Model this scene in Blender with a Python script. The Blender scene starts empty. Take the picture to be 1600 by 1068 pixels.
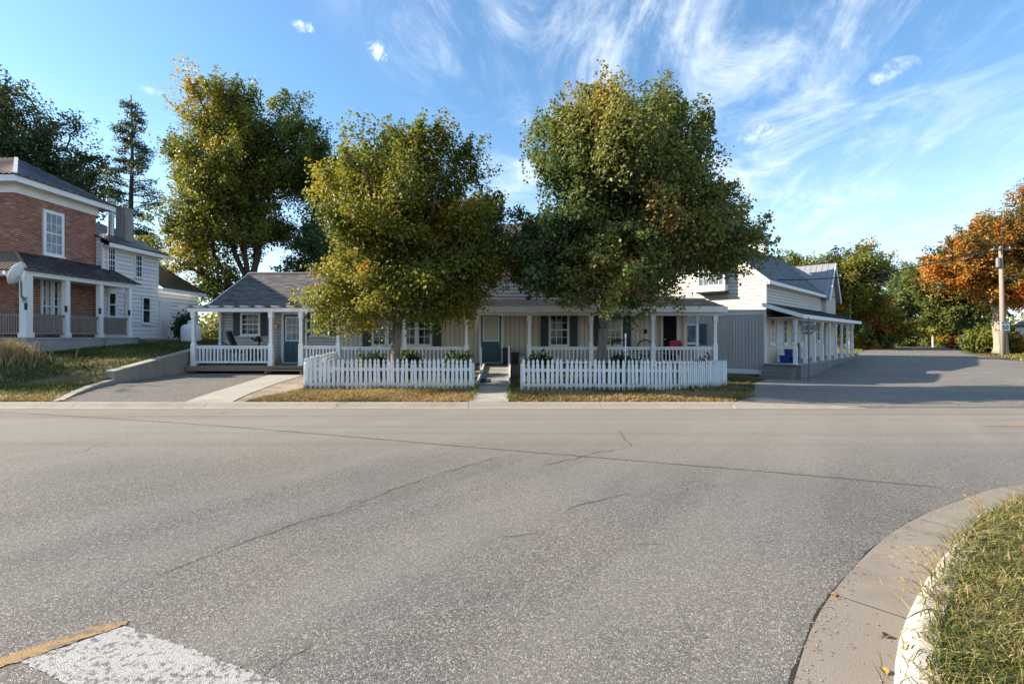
import bpy, bmesh, math, random
import numpy as np
from mathutils import Matrix, Vector

random.seed(7)
rng = np.random.default_rng(11)
S = bpy.context.scene
COL = S.collection
R = math.radians

# ------------------------------------------------------------------ camera
cam_d = bpy.data.cameras.new('camera')
cam_d.lens = 17.1
cam_d.sensor_width = 36.0
cam_d.shift_y = -9.0 / 1600.0
cam_d.clip_start = 0.05
cam_d.clip_end = 3000.0
cam = bpy.data.objects.new('camera', cam_d)
COL.objects.link(cam)
cam.location = (0, 0, 1.65)
cam.rotation_euler = (R(90), 0, 0)
S.camera = cam

# ------------------------------------------------------------------ sky and sun
SUN_EL = 27.0
SUN_K = 0.04                     # the light runs +X and a little towards the camera
sun_az = math.atan2(-1.0, SUN_K) # compass bearing of the sun, from +Y towards +X
W = bpy.data.worlds.new('World')
S.world = W
W.use_nodes = True
wn = W.node_tree.nodes
wl = W.node_tree.links
wn.clear()


def wnode(t, **kw):
    n = wn.new(t)
    for k, v in kw.items():
        setattr(n, k, v)
    return n


def wmath(op, a, b=None, c=None, clamp=False):
    n = wnode('ShaderNodeMath', operation=op, use_clamp=clamp)
    for i, v in enumerate((a, b, c)):
        if v is None:
            continue
        if isinstance(v, (int, float)):
            n.inputs[i].default_value = v
        else:
            wl.new(v, n.inputs[i])
    return n.outputs[0]


def wsmooth(v, lo, hi):
    n = wnode('ShaderNodeMapRange', interpolation_type='SMOOTHSTEP')
    wl.new(v, n.inputs[0])
    n.inputs[1].default_value = lo
    n.inputs[2].default_value = hi
    return n.outputs[0]


sky = wnode('ShaderNodeTexSky', sky_type='NISHITA')
sky.sun_disc = False
sky.sun_elevation = R(SUN_EL)
sky.sun_rotation = sun_az
sky.altitude = 100
sky.air_density = 1.0
sky.dust_density = 0.6
sky.ozone_density = 2.2
tc = wnode('ShaderNodeTexCoord')
sep = wnode('ShaderNodeSeparateXYZ')
wl.new(tc.outputs['Generated'], sep.inputs[0])
dx, dy, dz = sep.outputs
zz = wmath('ADD', wmath('MAXIMUM', dz, 0.0), 0.12)
px = wmath('DIVIDE', dx, zz)
py = wmath('DIVIDE', dy, zz)
# streak frame: a runs along the cirrus, c across it
a_ = wmath('ADD', wmath('MULTIPLY', px, 0.25), wmath('MULTIPLY', py, 0.97))
c_ = wmath('SUBTRACT', wmath('MULTIPLY', px, 0.97), wmath('MULTIPLY', py, 0.25))


def wcomb(a, b, c=0.0):
    n = wnode('ShaderNodeCombineXYZ')
    for i, v in enumerate((a, b, c)):
        if isinstance(v, (int, float)):
            n.inputs[i].default_value = v
        else:
            wl.new(v, n.inputs[i])
    return n.outputs[0]


def wnoise(vec, scale, detail=8.0, rough=0.6, dist=0.0):
    n = wnode('ShaderNodeTexNoise')
    n.inputs['Scale'].default_value = scale
    n.inputs['Detail'].default_value = detail
    n.inputs['Roughness'].default_value = rough
    n.inputs['Distortion'].default_value = dist
    wl.new(vec, n.inputs['Vector'])
    return n.outputs[0]


n1 = wnoise(wcomb(wmath('MULTIPLY', a_, 0.95), wmath('MULTIPLY', c_, 1.25), 3.7), 1.5, 12, 0.68, 1.2)
n2 = wnoise(wcomb(wmath('MULTIPLY', a_, 0.55), wmath('MULTIPLY', c_, 2.2), 9.1), 2.2, 12, 0.72, 1.0)
n3 = wnoise(wcomb(px, py, 1.0), 5.0, 9, 0.66, 0.6)
n4 = wnoise(tc.outputs['Generated'], 42.0, 6, 0.65, 0.4)
n5 = wnoise(wcomb(px, wmath('MULTIPLY', py, 1.3), 5.0), 13.0, 5, 0.6, 0.5)
m_c = wmath('MULTIPLY', wsmooth(c_, -0.85, -0.4), wmath('SUBTRACT', 1.0, wmath('MULTIPLY', wsmooth(c_, 0.35, 1.3), 0.62)))
d1 = wmath('MULTIPLY', wsmooth(n1, 0.42, 0.74), m_c)
d2 = wmath('MULTIPLY', wsmooth(n2, 0.48, 0.8), wmath('MULTIPLY', m_c, 0.55))
dens = wmath('ADD', wmath('MULTIPLY', d1, 0.95), d2)
dens = wmath('MULTIPLY', dens, wmath('ADD', wmath('MULTIPLY', n3, 0.75), wmath('MULTIPLY', n5, 0.55)))


def puff(ipx, ipy, rx, ry):
    """one small fair-weather cloud, at the direction of a pixel of the photograph"""
    x, y, z = (ipx - 800) / 760.0, 1.0, (525 - ipy) / 760.0
    l = math.sqrt(x * x + y * y + z * z)
    ex = wmath('DIVIDE', wmath('SUBTRACT', dx, x / l), rx)
    ez = wmath('DIVIDE', wmath('SUBTRACT', dz, z / l), ry)
    r2 = wmath('ADD', wmath('MULTIPLY', ex, ex), wmath('MULTIPLY', ez, ez))
    v = wmath('SUBTRACT', wmath('ADD', 1.0, wmath('ADD', wmath('MULTIPLY', wmath('SUBTRACT', n3, 0.5), 2.0), wmath('MULTIPLY', wmath('SUBTRACT', n4, 0.5), 7.5))), r2)
    return wmath('MULTIPLY', wsmooth(v, -0.6, 2.4), wsmooth(dy, 0.0, 0.2))


for args, w_ in (((475, 42, .016, .007), 1.0), ((586, 80, .019, .013), 0.95), ((298, 108, .010, .004), .6),
                 ((1392, 112, .020, .012), .6), ((1190, 208, .030, .014), .75), ((235, 142, .016, .005), .4),
                 ((680, 105, .012, .006), .3)):
    dens = wmath('MAXIMUM', dens, wmath('MULTIPLY', puff(*args), 1.1 * w_))
# thin veil towards the horizon
veil = wmath('MULTIPLY', wmath('SUBTRACT', 1.0, wsmooth(dz, 0.0, 0.42)), 0.5)
dens = wmath('ADD', wmath('MULTIPLY', dens, wsmooth(dz, 0.0, 0.12)), wmath('MULTIPLY', veil, wmath('ADD', 0.6, wmath('MULTIPLY', n2, 0.6))), clamp=True)
mixc = wnode('ShaderNodeMix', data_type='RGBA')
wl.new(wmath('MINIMUM', dens, 0.93), mixc.inputs[0])
tint = wnode('ShaderNodeMix', data_type='RGBA', blend_type='MULTIPLY')
tint.inputs[0].default_value = 1.0
wl.new(sky.outputs[0], tint.inputs[6])
tint.inputs[7].default_value = (0.74, 0.95, 1.02, 1)
wl.new(tint.outputs[2], mixc.inputs[6])
mixc.inputs[7].default_value = (4.9, 5.3, 5.6, 1)
bg = wnode('ShaderNodeBackground')
bg.inputs['Strength'].default_value = 0.088
wl.new(mixc.outputs[2], bg.inputs['Color'])
wo = wnode('ShaderNodeOutputWorld')
wl.new(bg.outputs[0], wo.inputs['Surface'])

sun_d = bpy.data.lights.new('sun', 'SUN')
sun_d.energy = 4.4
sun_d.angle = R(0.55)
sun_d.color = (1.0, 0.87, 0.70)
sun = bpy.data.objects.new('sun', sun_d)
COL.objects.link(sun)
lh = Vector((1.0, -SUN_K, 0)).normalized()
ldir = Vector((lh.x * math.cos(R(SUN_EL)), lh.y * math.cos(R(SUN_EL)), -math.sin(R(SUN_EL))))
sun.rotation_euler = ldir.to_track_quat('-Z', 'Y').to_euler()
sun.location = (-40, 5, 30)

S.view_settings.view_transform = 'Standard'
S.view_settings.look = 'None'
S.view_settings.exposure = 1.6
S.view_settings.gamma = 1.0
S.view_settings.use_curve_mapping = False
S.render.engine = 'CYCLES'
S.cycles.use_denoising = True
S.cycles.max_bounces = 6
S.cycles.diffuse_bounces = 4
S.cycles.transparent_max_bounces = 6
S.cycles.caustics_reflective = False
S.cycles.caustics_refractive = False


# ------------------------------------------------------------------ helpers
def X(ipx, y):
    return (ipx - 800.0) * y / 760.0


class MB:
    """collects faces; build() links them as one mesh object"""

    def __init__(self, M=None):
        self.v, self.f, self.t, self.M = [], [], [], M or Matrix.Identity(4)
        self.tint = 0.5

    def add(self, vs, fs):
        b = len(self.v)
        for p in vs:
            self.v.append(tuple(self.M @ Vector(p)))
            self.t.append(self.tint)
        for f in fs:
            self.f.append([b + i for i in f])
        return self

    def box(self, x0, x1, y0, y1, z0, z1):
        vs = [(x0, y0, z0), (x1, y0, z0), (x1, y1, z0), (x0, y1, z0), (x0, y0, z1), (x1, y0, z1), (x1, y1, z1), (x0, y1, z1)]
        return self.add(vs, [(3, 2, 1, 0), (4, 5, 6, 7), (0, 1, 5, 4), (1, 2, 6, 5), (2, 3, 7, 6), (3, 0, 4, 7)])

    def hexa(self, lo, hi):
        """two quads, bottom and top, each counter-clockwise seen from above"""
        return self.add(list(lo) + list(hi), [(3, 2, 1, 0), (4, 5, 6, 7), (0, 1, 5, 4), (1, 2, 6, 5), (2, 3, 7, 6), (3, 0, 4, 7)])

    def quad(self, *p):
        return self.add(p, [tuple(range(len(p)))])

    def bar(self, a, b, w, h=None, up=(0, 0, 1)):
        a, b = Vector(a), Vector(b)
        d = (b - a).normalized()
        u = Vector(up)
        if abs(d.dot(u)) > 0.98:
            u = Vector((1, 0, 0))
        s = d.cross(u).normalized()
        u = s.cross(d).normalized()
        h = h or w
        o = [(-w / 2, -h / 2), (w / 2, -h / 2), (w / 2, h / 2), (-w / 2, h / 2)]
        vs = [a + s * i + u * j for i, j in o] + [b + s * i + u * j for i, j in o]
        return self.add(vs, [(3, 2, 1, 0), (4, 5, 6, 7), (0, 1, 5, 4), (1, 2, 6, 5), (2, 3, 7, 6), (3, 0, 4, 7)])

    def tube(self, pts, rad, n=6, cap=True):
        pts = [Vector(p) for p in pts]
        if isinstance(rad, (int, float)):
            rad = [rad] * len(pts)
        vs, fs = [], []
        ref = None
        for i, p in enumerate(pts):
            d = (pts[min(i + 1, len(pts) - 1)] - pts[max(i - 1, 0)]).normalized()
            if ref is None:
                ref = Vector((0, 0, 1)) if abs(d.z) < 0.9 else Vector((1, 0, 0))
            s = d.cross(ref).normalized()
            ref = s.cross(d).normalized()
            for k in range(n):
                t = 2 * math.pi * k / n
                vs.append(p + s * (math.cos(t) * rad[i]) + ref * (math.sin(t) * rad[i]))
        for i in range(len(pts) - 1):
            for k in range(n):
                fs.append((i * n + k, i * n + (k + 1) % n, (i + 1) * n + (k + 1) % n, (i + 1) * n + k))
        if cap:
            fs.append(tuple(range(n - 1, -1, -1)))
            fs.append(tuple((len(pts) - 1) * n + k for k in range(n)))
        return self.add(vs, fs)

    def lathe(self, prof, n=12, c=(0, 0, 0)):
        vs, fs = [], []
        for r, z in prof:
            for k in range(n):
                t = 2 * math.pi * k / n
                vs.append((c[0] + math.cos(t) * r, c[1] + math.sin(t) * r, c[2] + z))
        for i in range(len(prof) - 1):
            for k in range(n):
                fs.append((i * n + k, i * n + (k + 1) % n, (i + 1) * n + (k + 1) % n, (i + 1) * n + k))
        fs.append(tuple(range(n - 1, -1, -1)))
        fs.append(tuple((len(prof) - 1) * n + k for k in range(n)))
        return self.add(vs, fs)

    def prism(self, poly, axis, lo, hi):
        """poly of 2D points, extruded along axis 'x','y' or 'z' from lo to hi"""
        def P(p, q):
            return {'x': (q, p[0], p[1]), 'y': (p[0], q, p[1]), 'z': (p[0], p[1], q)}[axis]
        n = len(poly)
        vs = [P(p, lo) for p in poly] + [P(p, hi) for p in poly]
        fs = [tuple(range(n - 1, -1, -1)), tuple(range(n, 2 * n))]
        fs += [(i, (i + 1) % n, n + (i + 1) % n, n + i) for i in range(n)]
        return self.add(vs, fs)

    def mesh(self, name, mat, smooth=False):
        me = bpy.data.meshes.new(name)
        me.from_pydata(self.v, [], self.f)
        at = me.attributes.new('tint', 'FLOAT', 'POINT')
        at.data.foreach_set('value', self.t)
        bm = bmesh.new()
        bm.from_mesh(me)
        bmesh.ops.recalc_face_normals(bm, faces=bm.faces)
        bm.to_mesh(me)
        bm.free()
        if smooth:
            me.polygons.foreach_set('use_smooth', [True] * len(me.polygons))
        me.materials.append(mat)
        return me

    def build(self, name, mat, parent=None, smooth=False, kind=None, label=None):
        return link(name, self.mesh(name, mat, smooth), parent, kind, label)


def link(name, me, parent=None, kind=None, label=None):
    o = bpy.data.objects.new(name, me)
    COL.objects.link(o)
    if parent is not None:
        o.parent = parent
        if parent.type == 'EMPTY':
            o.matrix_parent_inverse = Matrix.Translation(-Vector(parent.location))
    if kind:
        o['kind'] = kind
    if label:
        o['label'] = label
    return o


def copy_part(o, loc, rotz=0.0, parent=None):
    c = o.copy()
    COL.objects.link(c)
    if parent is not None:
        c.parent = parent
        c.matrix_parent_inverse = Matrix.Translation(-Vector(parent.location)) if parent.type == 'EMPTY' else Matrix.Identity(4)
    c.location = loc
    c.rotation_euler = (0, 0, rotz)
    return c


def thing(name, label, cat, loc=(0, 0, 0), group=None):
    o = bpy.data.objects.new(name, None)
    o.empty_display_size = 0.3
    COL.objects.link(o)
    o.location = loc
    return tag(o, label, cat, group)


def tag(o, label, cat, group=None):
    o['label'] = label
    o['category'] = cat
    if group:
        o['group'] = group
    return o


def struct(o):
    o['kind'] = 'structure'
    return o


def np_mesh(name, verts, tris, mat, tint=None, smooth=False, normals=None):
    me = bpy.data.meshes.new(name)
    nv, nt = len(verts), len(tris)
    me.vertices.add(nv)
    me.vertices.foreach_set('co', np.ascontiguousarray(verts, dtype=np.float32).ravel())
    me.loops.add(nt * 3)
    me.loops.foreach_set('vertex_index', np.ascontiguousarray(tris, dtype=np.int32).ravel())
    me.polygons.add(nt)
    me.polygons.foreach_set('loop_start', np.arange(0, nt * 3, 3, dtype=np.int32))
    me.polygons.foreach_set('loop_total', np.full(nt, 3, dtype=np.int32))
    if smooth:
        me.polygons.foreach_set('use_smooth', np.ones(nt, dtype=bool))
    if tint is not None:
        at = me.attributes.new('tint', 'FLOAT', 'POINT')
        at.data.foreach_set('value', np.ascontiguousarray(tint, dtype=np.float32))
    me.materials.append(mat)
    me.update()
    me.validate()
    return me


# ------------------------------------------------------------------ materials
class NT:
    def __init__(self, name):
        self.m = bpy.data.materials.new(name)
        self.m.use_nodes = True
        self.n = self.m.node_tree.nodes
        self.l = self.m.node_tree.links
        self.p = self.n['Principled BSDF']
        self.out = self.n['Material Output']
        self.tc = self.n.new('ShaderNodeTexCoord')

    def new(self, t, **kw):
        n = self.n.new(t)
        for k, v in kw.items():
            setattr(n, k, v)
        return n

    def setin(self, sock, v):
        if isinstance(v, (int, float)):
            sock.default_value = v
        elif isinstance(v, tuple):
            sock.default_value = v if len(v) == 4 else (*v, 1)
        else:
            self.l.new(v, sock)

    def coord(self, scale=(1, 1, 1), rotz=0.0, src='Object'):
        m = self.new('ShaderNodeMapping')
        self.l.new(self.tc.outputs[src], m.inputs[0])
        m.inputs['Scale'].default_value = scale
        m.inputs['Rotation'].default_value = (0, 0, rotz)
        return m.outputs[0]

    def noise(self, scale, detail=4, rough=0.55, vec=None, dist=0.0):
        n = self.new('ShaderNodeTexNoise')
        n.inputs['Scale'].default_value = scale
        n.inputs['Detail'].default_value = detail
        n.inputs['Roughness'].default_value = rough
        n.inputs['Distortion'].default_value = dist
        self.l.new(vec if vec is not None else self.tc.outputs['Object'], n.inputs['Vector'])
        return n.outputs[0]

    def voro(self, scale, feature='F1', vec=None, rnd=1.0, out='Distance'):
        n = self.new('ShaderNodeTexVoronoi', feature=feature)
        n.inputs['Scale'].default_value = scale
        n.inputs['Randomness'].default_value = rnd
        self.l.new(vec if vec is not None else self.tc.outputs['Object'], n.inputs['Vector'])
        return n.outputs[out]

    def ramp(self, fac, stops, interp='LINEAR'):
        n = self.new('ShaderNodeValToRGB')
        n.color_ramp.interpolation = interp
        e = n.color_ramp.elements
        while len(e) > 1:
            e.remove(e[-1])
        e[0].position = stops[0][0]
        e[0].color = (*stops[0][1], 1)
        for p, c in stops[1:]:
            q = e.new(p)
            q.color = (*c, 1)
        self.l.new(fac, n.inputs[0])
        return n.outputs[0]

    def smooth(self, v, lo, hi, a=0.0, b=1.0):
        n = self.new('ShaderNodeMapRange', interpolation_type='SMOOTHSTEP')
        self.l.new(v, n.inputs[0])
        for i, q in enumerate((lo, hi, a, b)):
            n.inputs[i + 1].default_value = q
        return n.outputs[0]

    def mix(self, fac, a, b, blend='MIX'):
        n = self.new('ShaderNodeMix', data_type='RGBA', blend_type=blend)
        self.setin(n.inputs[0], fac)
        self.setin(n.inputs[6], a)
        self.setin(n.inputs[7], b)
        return n.outputs[2]

    def math(self, op, a, b=0.0):
        n = self.new('ShaderNodeMath', operation=op)
        self.setin(n.inputs[0], a)
        self.setin(n.inputs[1], b)
        return n.outputs[0]

    def attr(self, name='tint'):
        n = self.new('ShaderNodeAttribute', attribute_name=name)
        return n.outputs['Fac']

    def rand(self):
        return self.new('ShaderNodeObjectInfo').outputs['Random']

    def bump(self, h, strength=0.3, dist=0.01):
        n = self.new('ShaderNodeBump')
        n.inputs['Strength'].default_value = strength
        n.inputs['Distance'].default_value = dist
        self.l.new(h, n.inputs['Height'])
        self.l.new(n.outputs[0], self.p.inputs['Normal'])

    def done(self, color, rough=0.7, spec=0.3, metal=0.0):
        self.setin(self.p.inputs['Base Color'], color)
        self.setin(self.p.inputs['Roughness'], rough)
        self.setin(self.p.inputs['Specular IOR Level'], spec)
        self.p.inputs['Metallic'].default_value = metal
        return self.m


def mul(c, k):
    return tuple(min(1.0, q * k) for q in c)


def paint(name, c, dirt=0.25, rough=0.55, dirtc=(0.2, 0.18, 0.15), scale=2.5, spec=0.35, rnd=0.08, streak=True, bump=0.15):
    t = NT(name)
    r = t.rand()
    base = t.mix(r, mul(c, 1 - rnd), mul(c, 1 + rnd))
    n = t.noise(scale, 6, 0.62, t.coord((1, 1, 0.25 if streak else 1)))
    n2 = t.noise(scale * 14, 4, 0.6)
    col = t.mix(t.math('MULTIPLY', t.smooth(n, 0.45, 0.8), dirt), base, dirtc)
    col = t.mix(t.math('MULTIPLY', t.smooth(n2, 0.5, 0.75), dirt * 0.5), col, mul(dirtc, 0.8))
    t.bump(n2, bump, 0.004)
    return t.done(col, rough, spec)


def concrete(name, c, stain=0.5, dark=(0.07, 0.065, 0.06), fine=60, bump=0.3):
    t = NT(name)
    a = t.noise(1.3, 7, 0.65)
    b = t.noise(0.9, 5, 0.6, t.coord((1.5, 1.5, 0.2)))
    f = t.noise(fine, 3, 0.6)
    col = t.mix(a, mul(c, 0.78), mul(c, 1.18))
    col = t.mix(t.math('MULTIPLY', t.smooth(b, 0.48, 0.75), stain), col, dark)
    col = t.mix(t.math('MULTIPLY', t.smooth(f, 0.5, 0.8), 0.45), col, mul(c, 0.5))
    t.bump(f, bump, 0.006)
    return t.done(col, 0.85, 0.2)


def wood(name, c, dirt=0.4, grain=20):
    t = NT(name)
    n = t.noise(grain, 5, 0.6, t.coord((1, 1, 0.08)))
    r = t.rand()
    col = t.mix(n, mul(c, 0.6), mul(c, 1.35))
    col = t.mix(t.math('MULTIPLY', r, dirt), col, mul(c, 0.55))
    t.bump(n, 0.25, 0.004)
    return t.done(col, 0.8, 0.2)


def leafmat(name, stops, trans=0.32, rough=0.5, spec=0.35, var=0.5):
    t = NT(name)
    col = t.ramp(t.attr(), stops)
    p = t.p
    t.setin(p.inputs['Base Color'], col)
    p.inputs['Roughness'].default_value = rough
    p.inputs['Specular IOR Level'].default_value = spec
    tr = t.new('ShaderNodeBsdfTranslucent')
    t.l.new(t.mix(0.5, col, t.mix(1.0, col, (1.0, 1.0, 0.45), 'MULTIPLY')), tr.inputs['Color'])
    mx = t.new('ShaderNodeMixShader')
    mx.inputs[0].default_value = trans
    t.l.new(p.outputs[0], mx.inputs[1])
    t.l.new(tr.outputs[0], mx.inputs[2])
    t.l.new(mx.outputs[0], t.out.inputs['Surface'])
    return t.m


MAT = {}


def asphalt(name, c, coarse=98.0, bands=True, pit=0.95, light=2.1):
    t = NT(name)
    v = t.voro(coarse, 'F1', out='Color')
    sv = t.new('ShaderNodeSeparateColor')
    t.l.new(v, sv.inputs[0])
    e = t.voro(coarse, 'DISTANCE_TO_EDGE')
    big = t.noise(0.35, 6, 0.6)
    mid = t.noise(3.0, 5, 0.65)
    fine = t.noise(260, 2, 0.5)
    col = t.ramp(sv.outputs[0], [(0.0, mul(c, 0.5)), (0.35, mul(c, 0.85)), (0.7, mul(c, 1.15)), (1.0, mul(c, light))])
    col = t.mix(t.math('MULTIPLY', t.smooth(e, 0.0, 0.12, 1.0, 0.0), pit), col, mul(c, 0.16))
    col = t.mix(t.math('MULTIPLY', t.smooth(fine, 0.35, 0.7), 0.3), col, mul(c, 0.55))
    col = t.mix(t.smooth(big, 0.3, 0.7), t.mix(1.0, col, (0.84, 0.86, 0.9), 'MULTIPLY'), t.mix(1.0, col, (1.12, 1.08, 1.02), 'MULTIPLY'))
    col = t.mix(t.math('MULTIPLY', t.smooth(mid, 0.5, 0.8), 0.22), col, mul(c, 0.6))
    if bands:
        # tyre-polished lanes of the diagonal street, and old patches
        rot_ = t.coord((1, 1, 1), R(36.9))
        sc_ = t.new('ShaderNodeMapping')
        t.l.new(rot_, sc_.inputs[0])
        sc_.inputs['Scale'].default_value = (0.85, 0.06, 1)
        ln = t.noise(1.0, 5, 0.6, sc_.outputs[0])
        col = t.mix(t.math('MULTIPLY', t.smooth(ln, 0.42, 0.66), 0.28), col, mul(c, 1.25))
        pt_ = t.noise(0.55, 3, 0.5, dist=1.5)
        col = t.mix(t.math('MULTIPLY', t.smooth(pt_, 0.6, 0.64), 0.28), col, mul(c, 0.62))
        st_ = t.noise(1.7, 3, 0.6)
        col = t.mix(t.math('MULTIPLY', t.smooth(st_, 0.68, 0.78), 0.35), col, mul(c, 0.45))
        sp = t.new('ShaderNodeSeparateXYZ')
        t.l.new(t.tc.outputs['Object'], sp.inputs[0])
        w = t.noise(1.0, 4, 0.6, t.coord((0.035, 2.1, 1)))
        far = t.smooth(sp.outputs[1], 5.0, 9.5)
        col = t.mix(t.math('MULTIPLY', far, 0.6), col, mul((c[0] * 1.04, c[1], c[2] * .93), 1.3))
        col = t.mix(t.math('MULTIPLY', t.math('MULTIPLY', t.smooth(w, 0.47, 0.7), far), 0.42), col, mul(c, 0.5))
    h = t.math('ADD', t.smooth(e, 0.0, 0.2), t.math('MULTIPLY', fine, 0.4))
    t.bump(h, 0.55, 0.008)
    return t.done(col, 0.82, 0.25)


M = MAT
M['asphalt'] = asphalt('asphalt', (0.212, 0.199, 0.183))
M['asphalt_side'] = asphalt('side street asphalt', (0.25, 0.232, 0.21), 60, False)
M['asphalt_drive'] = asphalt('driveway asphalt', (0.23, 0.21, 0.19), 60, False)
M['crack'] = NT('tar').done((0.03, 0.028, 0.026), 0.8, 0.2)
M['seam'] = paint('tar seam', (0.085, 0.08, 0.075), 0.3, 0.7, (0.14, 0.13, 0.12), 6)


def roadpaint(name, c, wear):
    t = NT(name)
    e = t.voro(95, 'DISTANCE_TO_EDGE')
    n = t.noise(26, 5, 0.7)
    b = t.noise(2.2, 4, 0.6)
    pit = t.math('MAXIMUM', t.smooth(e, 0.0, 0.16, 0.9, 0.0), t.smooth(t.math('ADD', n, t.math('MULTIPLY', b, 0.35)), wear, wear + 0.12))
    col = t.mix(pit, c, (0.12, 0.115, 0.11))
    t.bump(t.smooth(e, 0.0, 0.2), 0.5, 0.006)
    return t.done(col, 0.7, 0.3)


M['white_line'] = roadpaint('road paint white', (0.46, 0.455, 0.44), 0.66)
M['yellow_line'] = roadpaint('road paint yellow', (0.42, 0.235, 0.05), 0.66)
M['kerb'] = concrete('kerb concrete', (0.30, 0.265, 0.225), 0.35)
M['kerb_white'] = concrete('kerb bright', (0.40, 0.375, 0.335), 0.5, (0.16, 0.145, 0.12), 45, 0.5)
M['gutter'] = concrete('gutter concrete', (0.235, 0.205, 0.17), 0.4, (0.1, 0.09, 0.075), 130, 0.5)
M['walk'] = concrete('walk concrete', (0.34, 0.32, 0.28), 0.25)
M['wall_conc'] = concrete('old concrete', (0.30, 0.285, 0.26), 0.6)
M['porch_conc'] = concrete('porch concrete', (0.36, 0.36, 0.36), 0.8, (0.08, 0.085, 0.09))
M['step_conc'] = concrete('step concrete', (0.2, 0.195, 0.185), 0.5)
M['white'] = paint('white paint', (0.76, 0.77, 0.78), 0.16)
M['white_old'] = paint('old white paint', (0.66, 0.66, 0.65), 0.35)
M['picket'] = paint('picket white', (0.74, 0.75, 0.77), 0.28, 0.6, (0.3, 0.28, 0.24), 3.5, rnd=0.06)
t_ = NT('picket paint')
sp_ = t_.new('ShaderNodeSeparateXYZ')
t_.l.new(t_.tc.outputs['Object'], sp_.inputs[0])
rv = t_.rand()
nv_ = t_.noise(9, 5, 0.65)
n2_ = t_.noise(60, 3, 0.6, t_.coord((1, 1, .15)))
cv_ = t_.mix(rv, (0.66, 0.665, 0.68), (0.78, 0.785, 0.79))
splash = t_.math('MULTIPLY', t_.smooth(t_.math('ADD', sp_.outputs[2], t_.math('MULTIPLY', nv_, .5)), .28, .52, 1.0, 0.0), t_.math('ADD', t_.math('MULTIPLY', rv, .5), .25))
cv_ = t_.mix(splash, cv_, (0.30, 0.27, 0.20))
cv_ = t_.mix(t_.math('MULTIPLY', t_.smooth(n2_, .6, .75), t_.math('MULTIPLY', rv, .7)), cv_, (0.36, 0.33, 0.29))
M['picket'] = t_.done(cv_, 0.65, 0.3)
M['white_siding'] = paint('white siding', (0.68, 0.69, 0.70), 0.12)
M['grey_siding'] = paint('grey siding', (0.46, 0.44, 0.42), 0.18)
M['beige_siding'] = paint('cream siding', (0.56, 0.525, 0.47), 0.14)
M['beige_board'] = paint('beige board', (0.64, 0.54, 0.44), 0.2, rnd=0.07)
M['lap_shadow'] = NT('lap shadow gap').done((0.16, 0.16, 0.165), 0.9, 0.1)
M['groove'] = NT('dark groove').done((0.06, 0.055, 0.05), 0.9, 0.1)
M['grey_board'] = paint('grey board', (0.385, 0.37, 0.35), 0.15, rnd=0.06)
M['teal'] = paint('teal paint', (0.045, 0.105, 0.135), 0.15, 0.5, (0.1, 0.1, 0.1))
M['shutter'] = paint('shutter paint', (0.05, 0.07, 0.075), 0.2, 0.6, (0.1, 0.1, 0.1))
M['weathered'] = wood('weathered rail', (0.27, 0.22, 0.185))
M['deck'] = wood('deck wood', (0.26, 0.2, 0.15))
M['ramp'] = wood('ramp wood', (0.30, 0.29, 0.26), 0.3)
M['pole_wood'] = wood('pole wood', (0.27, 0.22, 0.17), 0.1, 14)
M['black'] = NT('black plastic').done((0.012, 0.012, 0.013), 0.45, 0.4)
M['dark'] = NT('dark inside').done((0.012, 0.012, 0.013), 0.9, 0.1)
M['rubber'] = NT('rubber mat').done((0.03, 0.032, 0.035), 0.9, 0.1)
M['blue'] = paint('blue plastic', (0.012, 0.035, 0.21), 0.1, 0.4)
M['red'] = paint('red fabric', (0.42, 0.03, 0.05), 0.1, 0.8)
M['metal'] = NT('grey metal').done((0.35, 0.36, 0.37), 0.4, 0.5, 0.7)
M['sign_back'] = NT('sign back').done((0.14, 0.145, 0.15), 0.5, 0.4, 0.3)
M['sign_white'] = NT('sign white').done((0.8, 0.8, 0.8), 0.5, 0.3)
M['print_black'] = NT('sign print').done((0.01, 0.01, 0.01), 0.5, 0.3)
M['brass'] = NT('brass').done((0.55, 0.42, 0.18), 0.35, 0.5, 0.9)
M['cable'] = NT('cable').done((0.02, 0.02, 0.02), 0.6, 0.3)
M['tank'] = paint('tank white', (0.72, 0.74, 0.75), 0.15)
M['blind'] = paint('door blind', (0.52, 0.51, 0.42), 0.1)
M['curtain'] = paint('curtain', (0.55, 0.55, 0.52), 0.1)
M['bark'] = None


def glassmat(name, c, var=0.6):
    t = NT(name)
    n = t.noise(2.3, 3, 0.5)
    col = t.mix(t.smooth(n, 0.45, 0.7), c, mul(c, 1 + 4 * var))
    return t.done(col, 0.06, 0.5)


M['glass'] = glassmat('window glass', (0.012, 0.015, 0.018))
M['glass_pale'] = glassmat('pale window glass', (0.12, 0.15, 0.17), 0.2)
M['glass_warm'] = glassmat('warm window glass', (0.07, 0.05, 0.012), 0.7)


def barkmat(name, c):
    t = NT(name)
    n = t.noise(9, 6, 0.65, t.coord((1, 1, 0.22)))
    n2 = t.noise(2, 4, 0.6)
    col = t.mix(t.smooth(n, 0.3, 0.7), mul(c, 0.5), mul(c, 1.3))
    col = t.mix(t.math('MULTIPLY', n2, 0.5), col, mul(c, 0.8))
    t.bump(n, 0.6, 0.02)
    return t.done(col, 0.9, 0.15)


M['bark'] = barkmat('bark grey', (0.21, 0.175, 0.14))
M['bark_dark'] = barkmat('bark dark', (0.09, 0.075, 0.062))
M['bark_pale'] = barkmat('bark pale', (0.34, 0.28, 0.21))


def shinglemat(name, c, c2):
    t = NT(name)
    n = t.noise(70, 3, 0.6)
    col = t.mix(t.attr(), c, c2)
    col = t.mix(t.math('MULTIPLY', n, 0.5), col, mul(c, 0.5))
    t.bump(n, 0.4, 0.005)
    return t.done(col, 0.9, 0.15)


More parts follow.
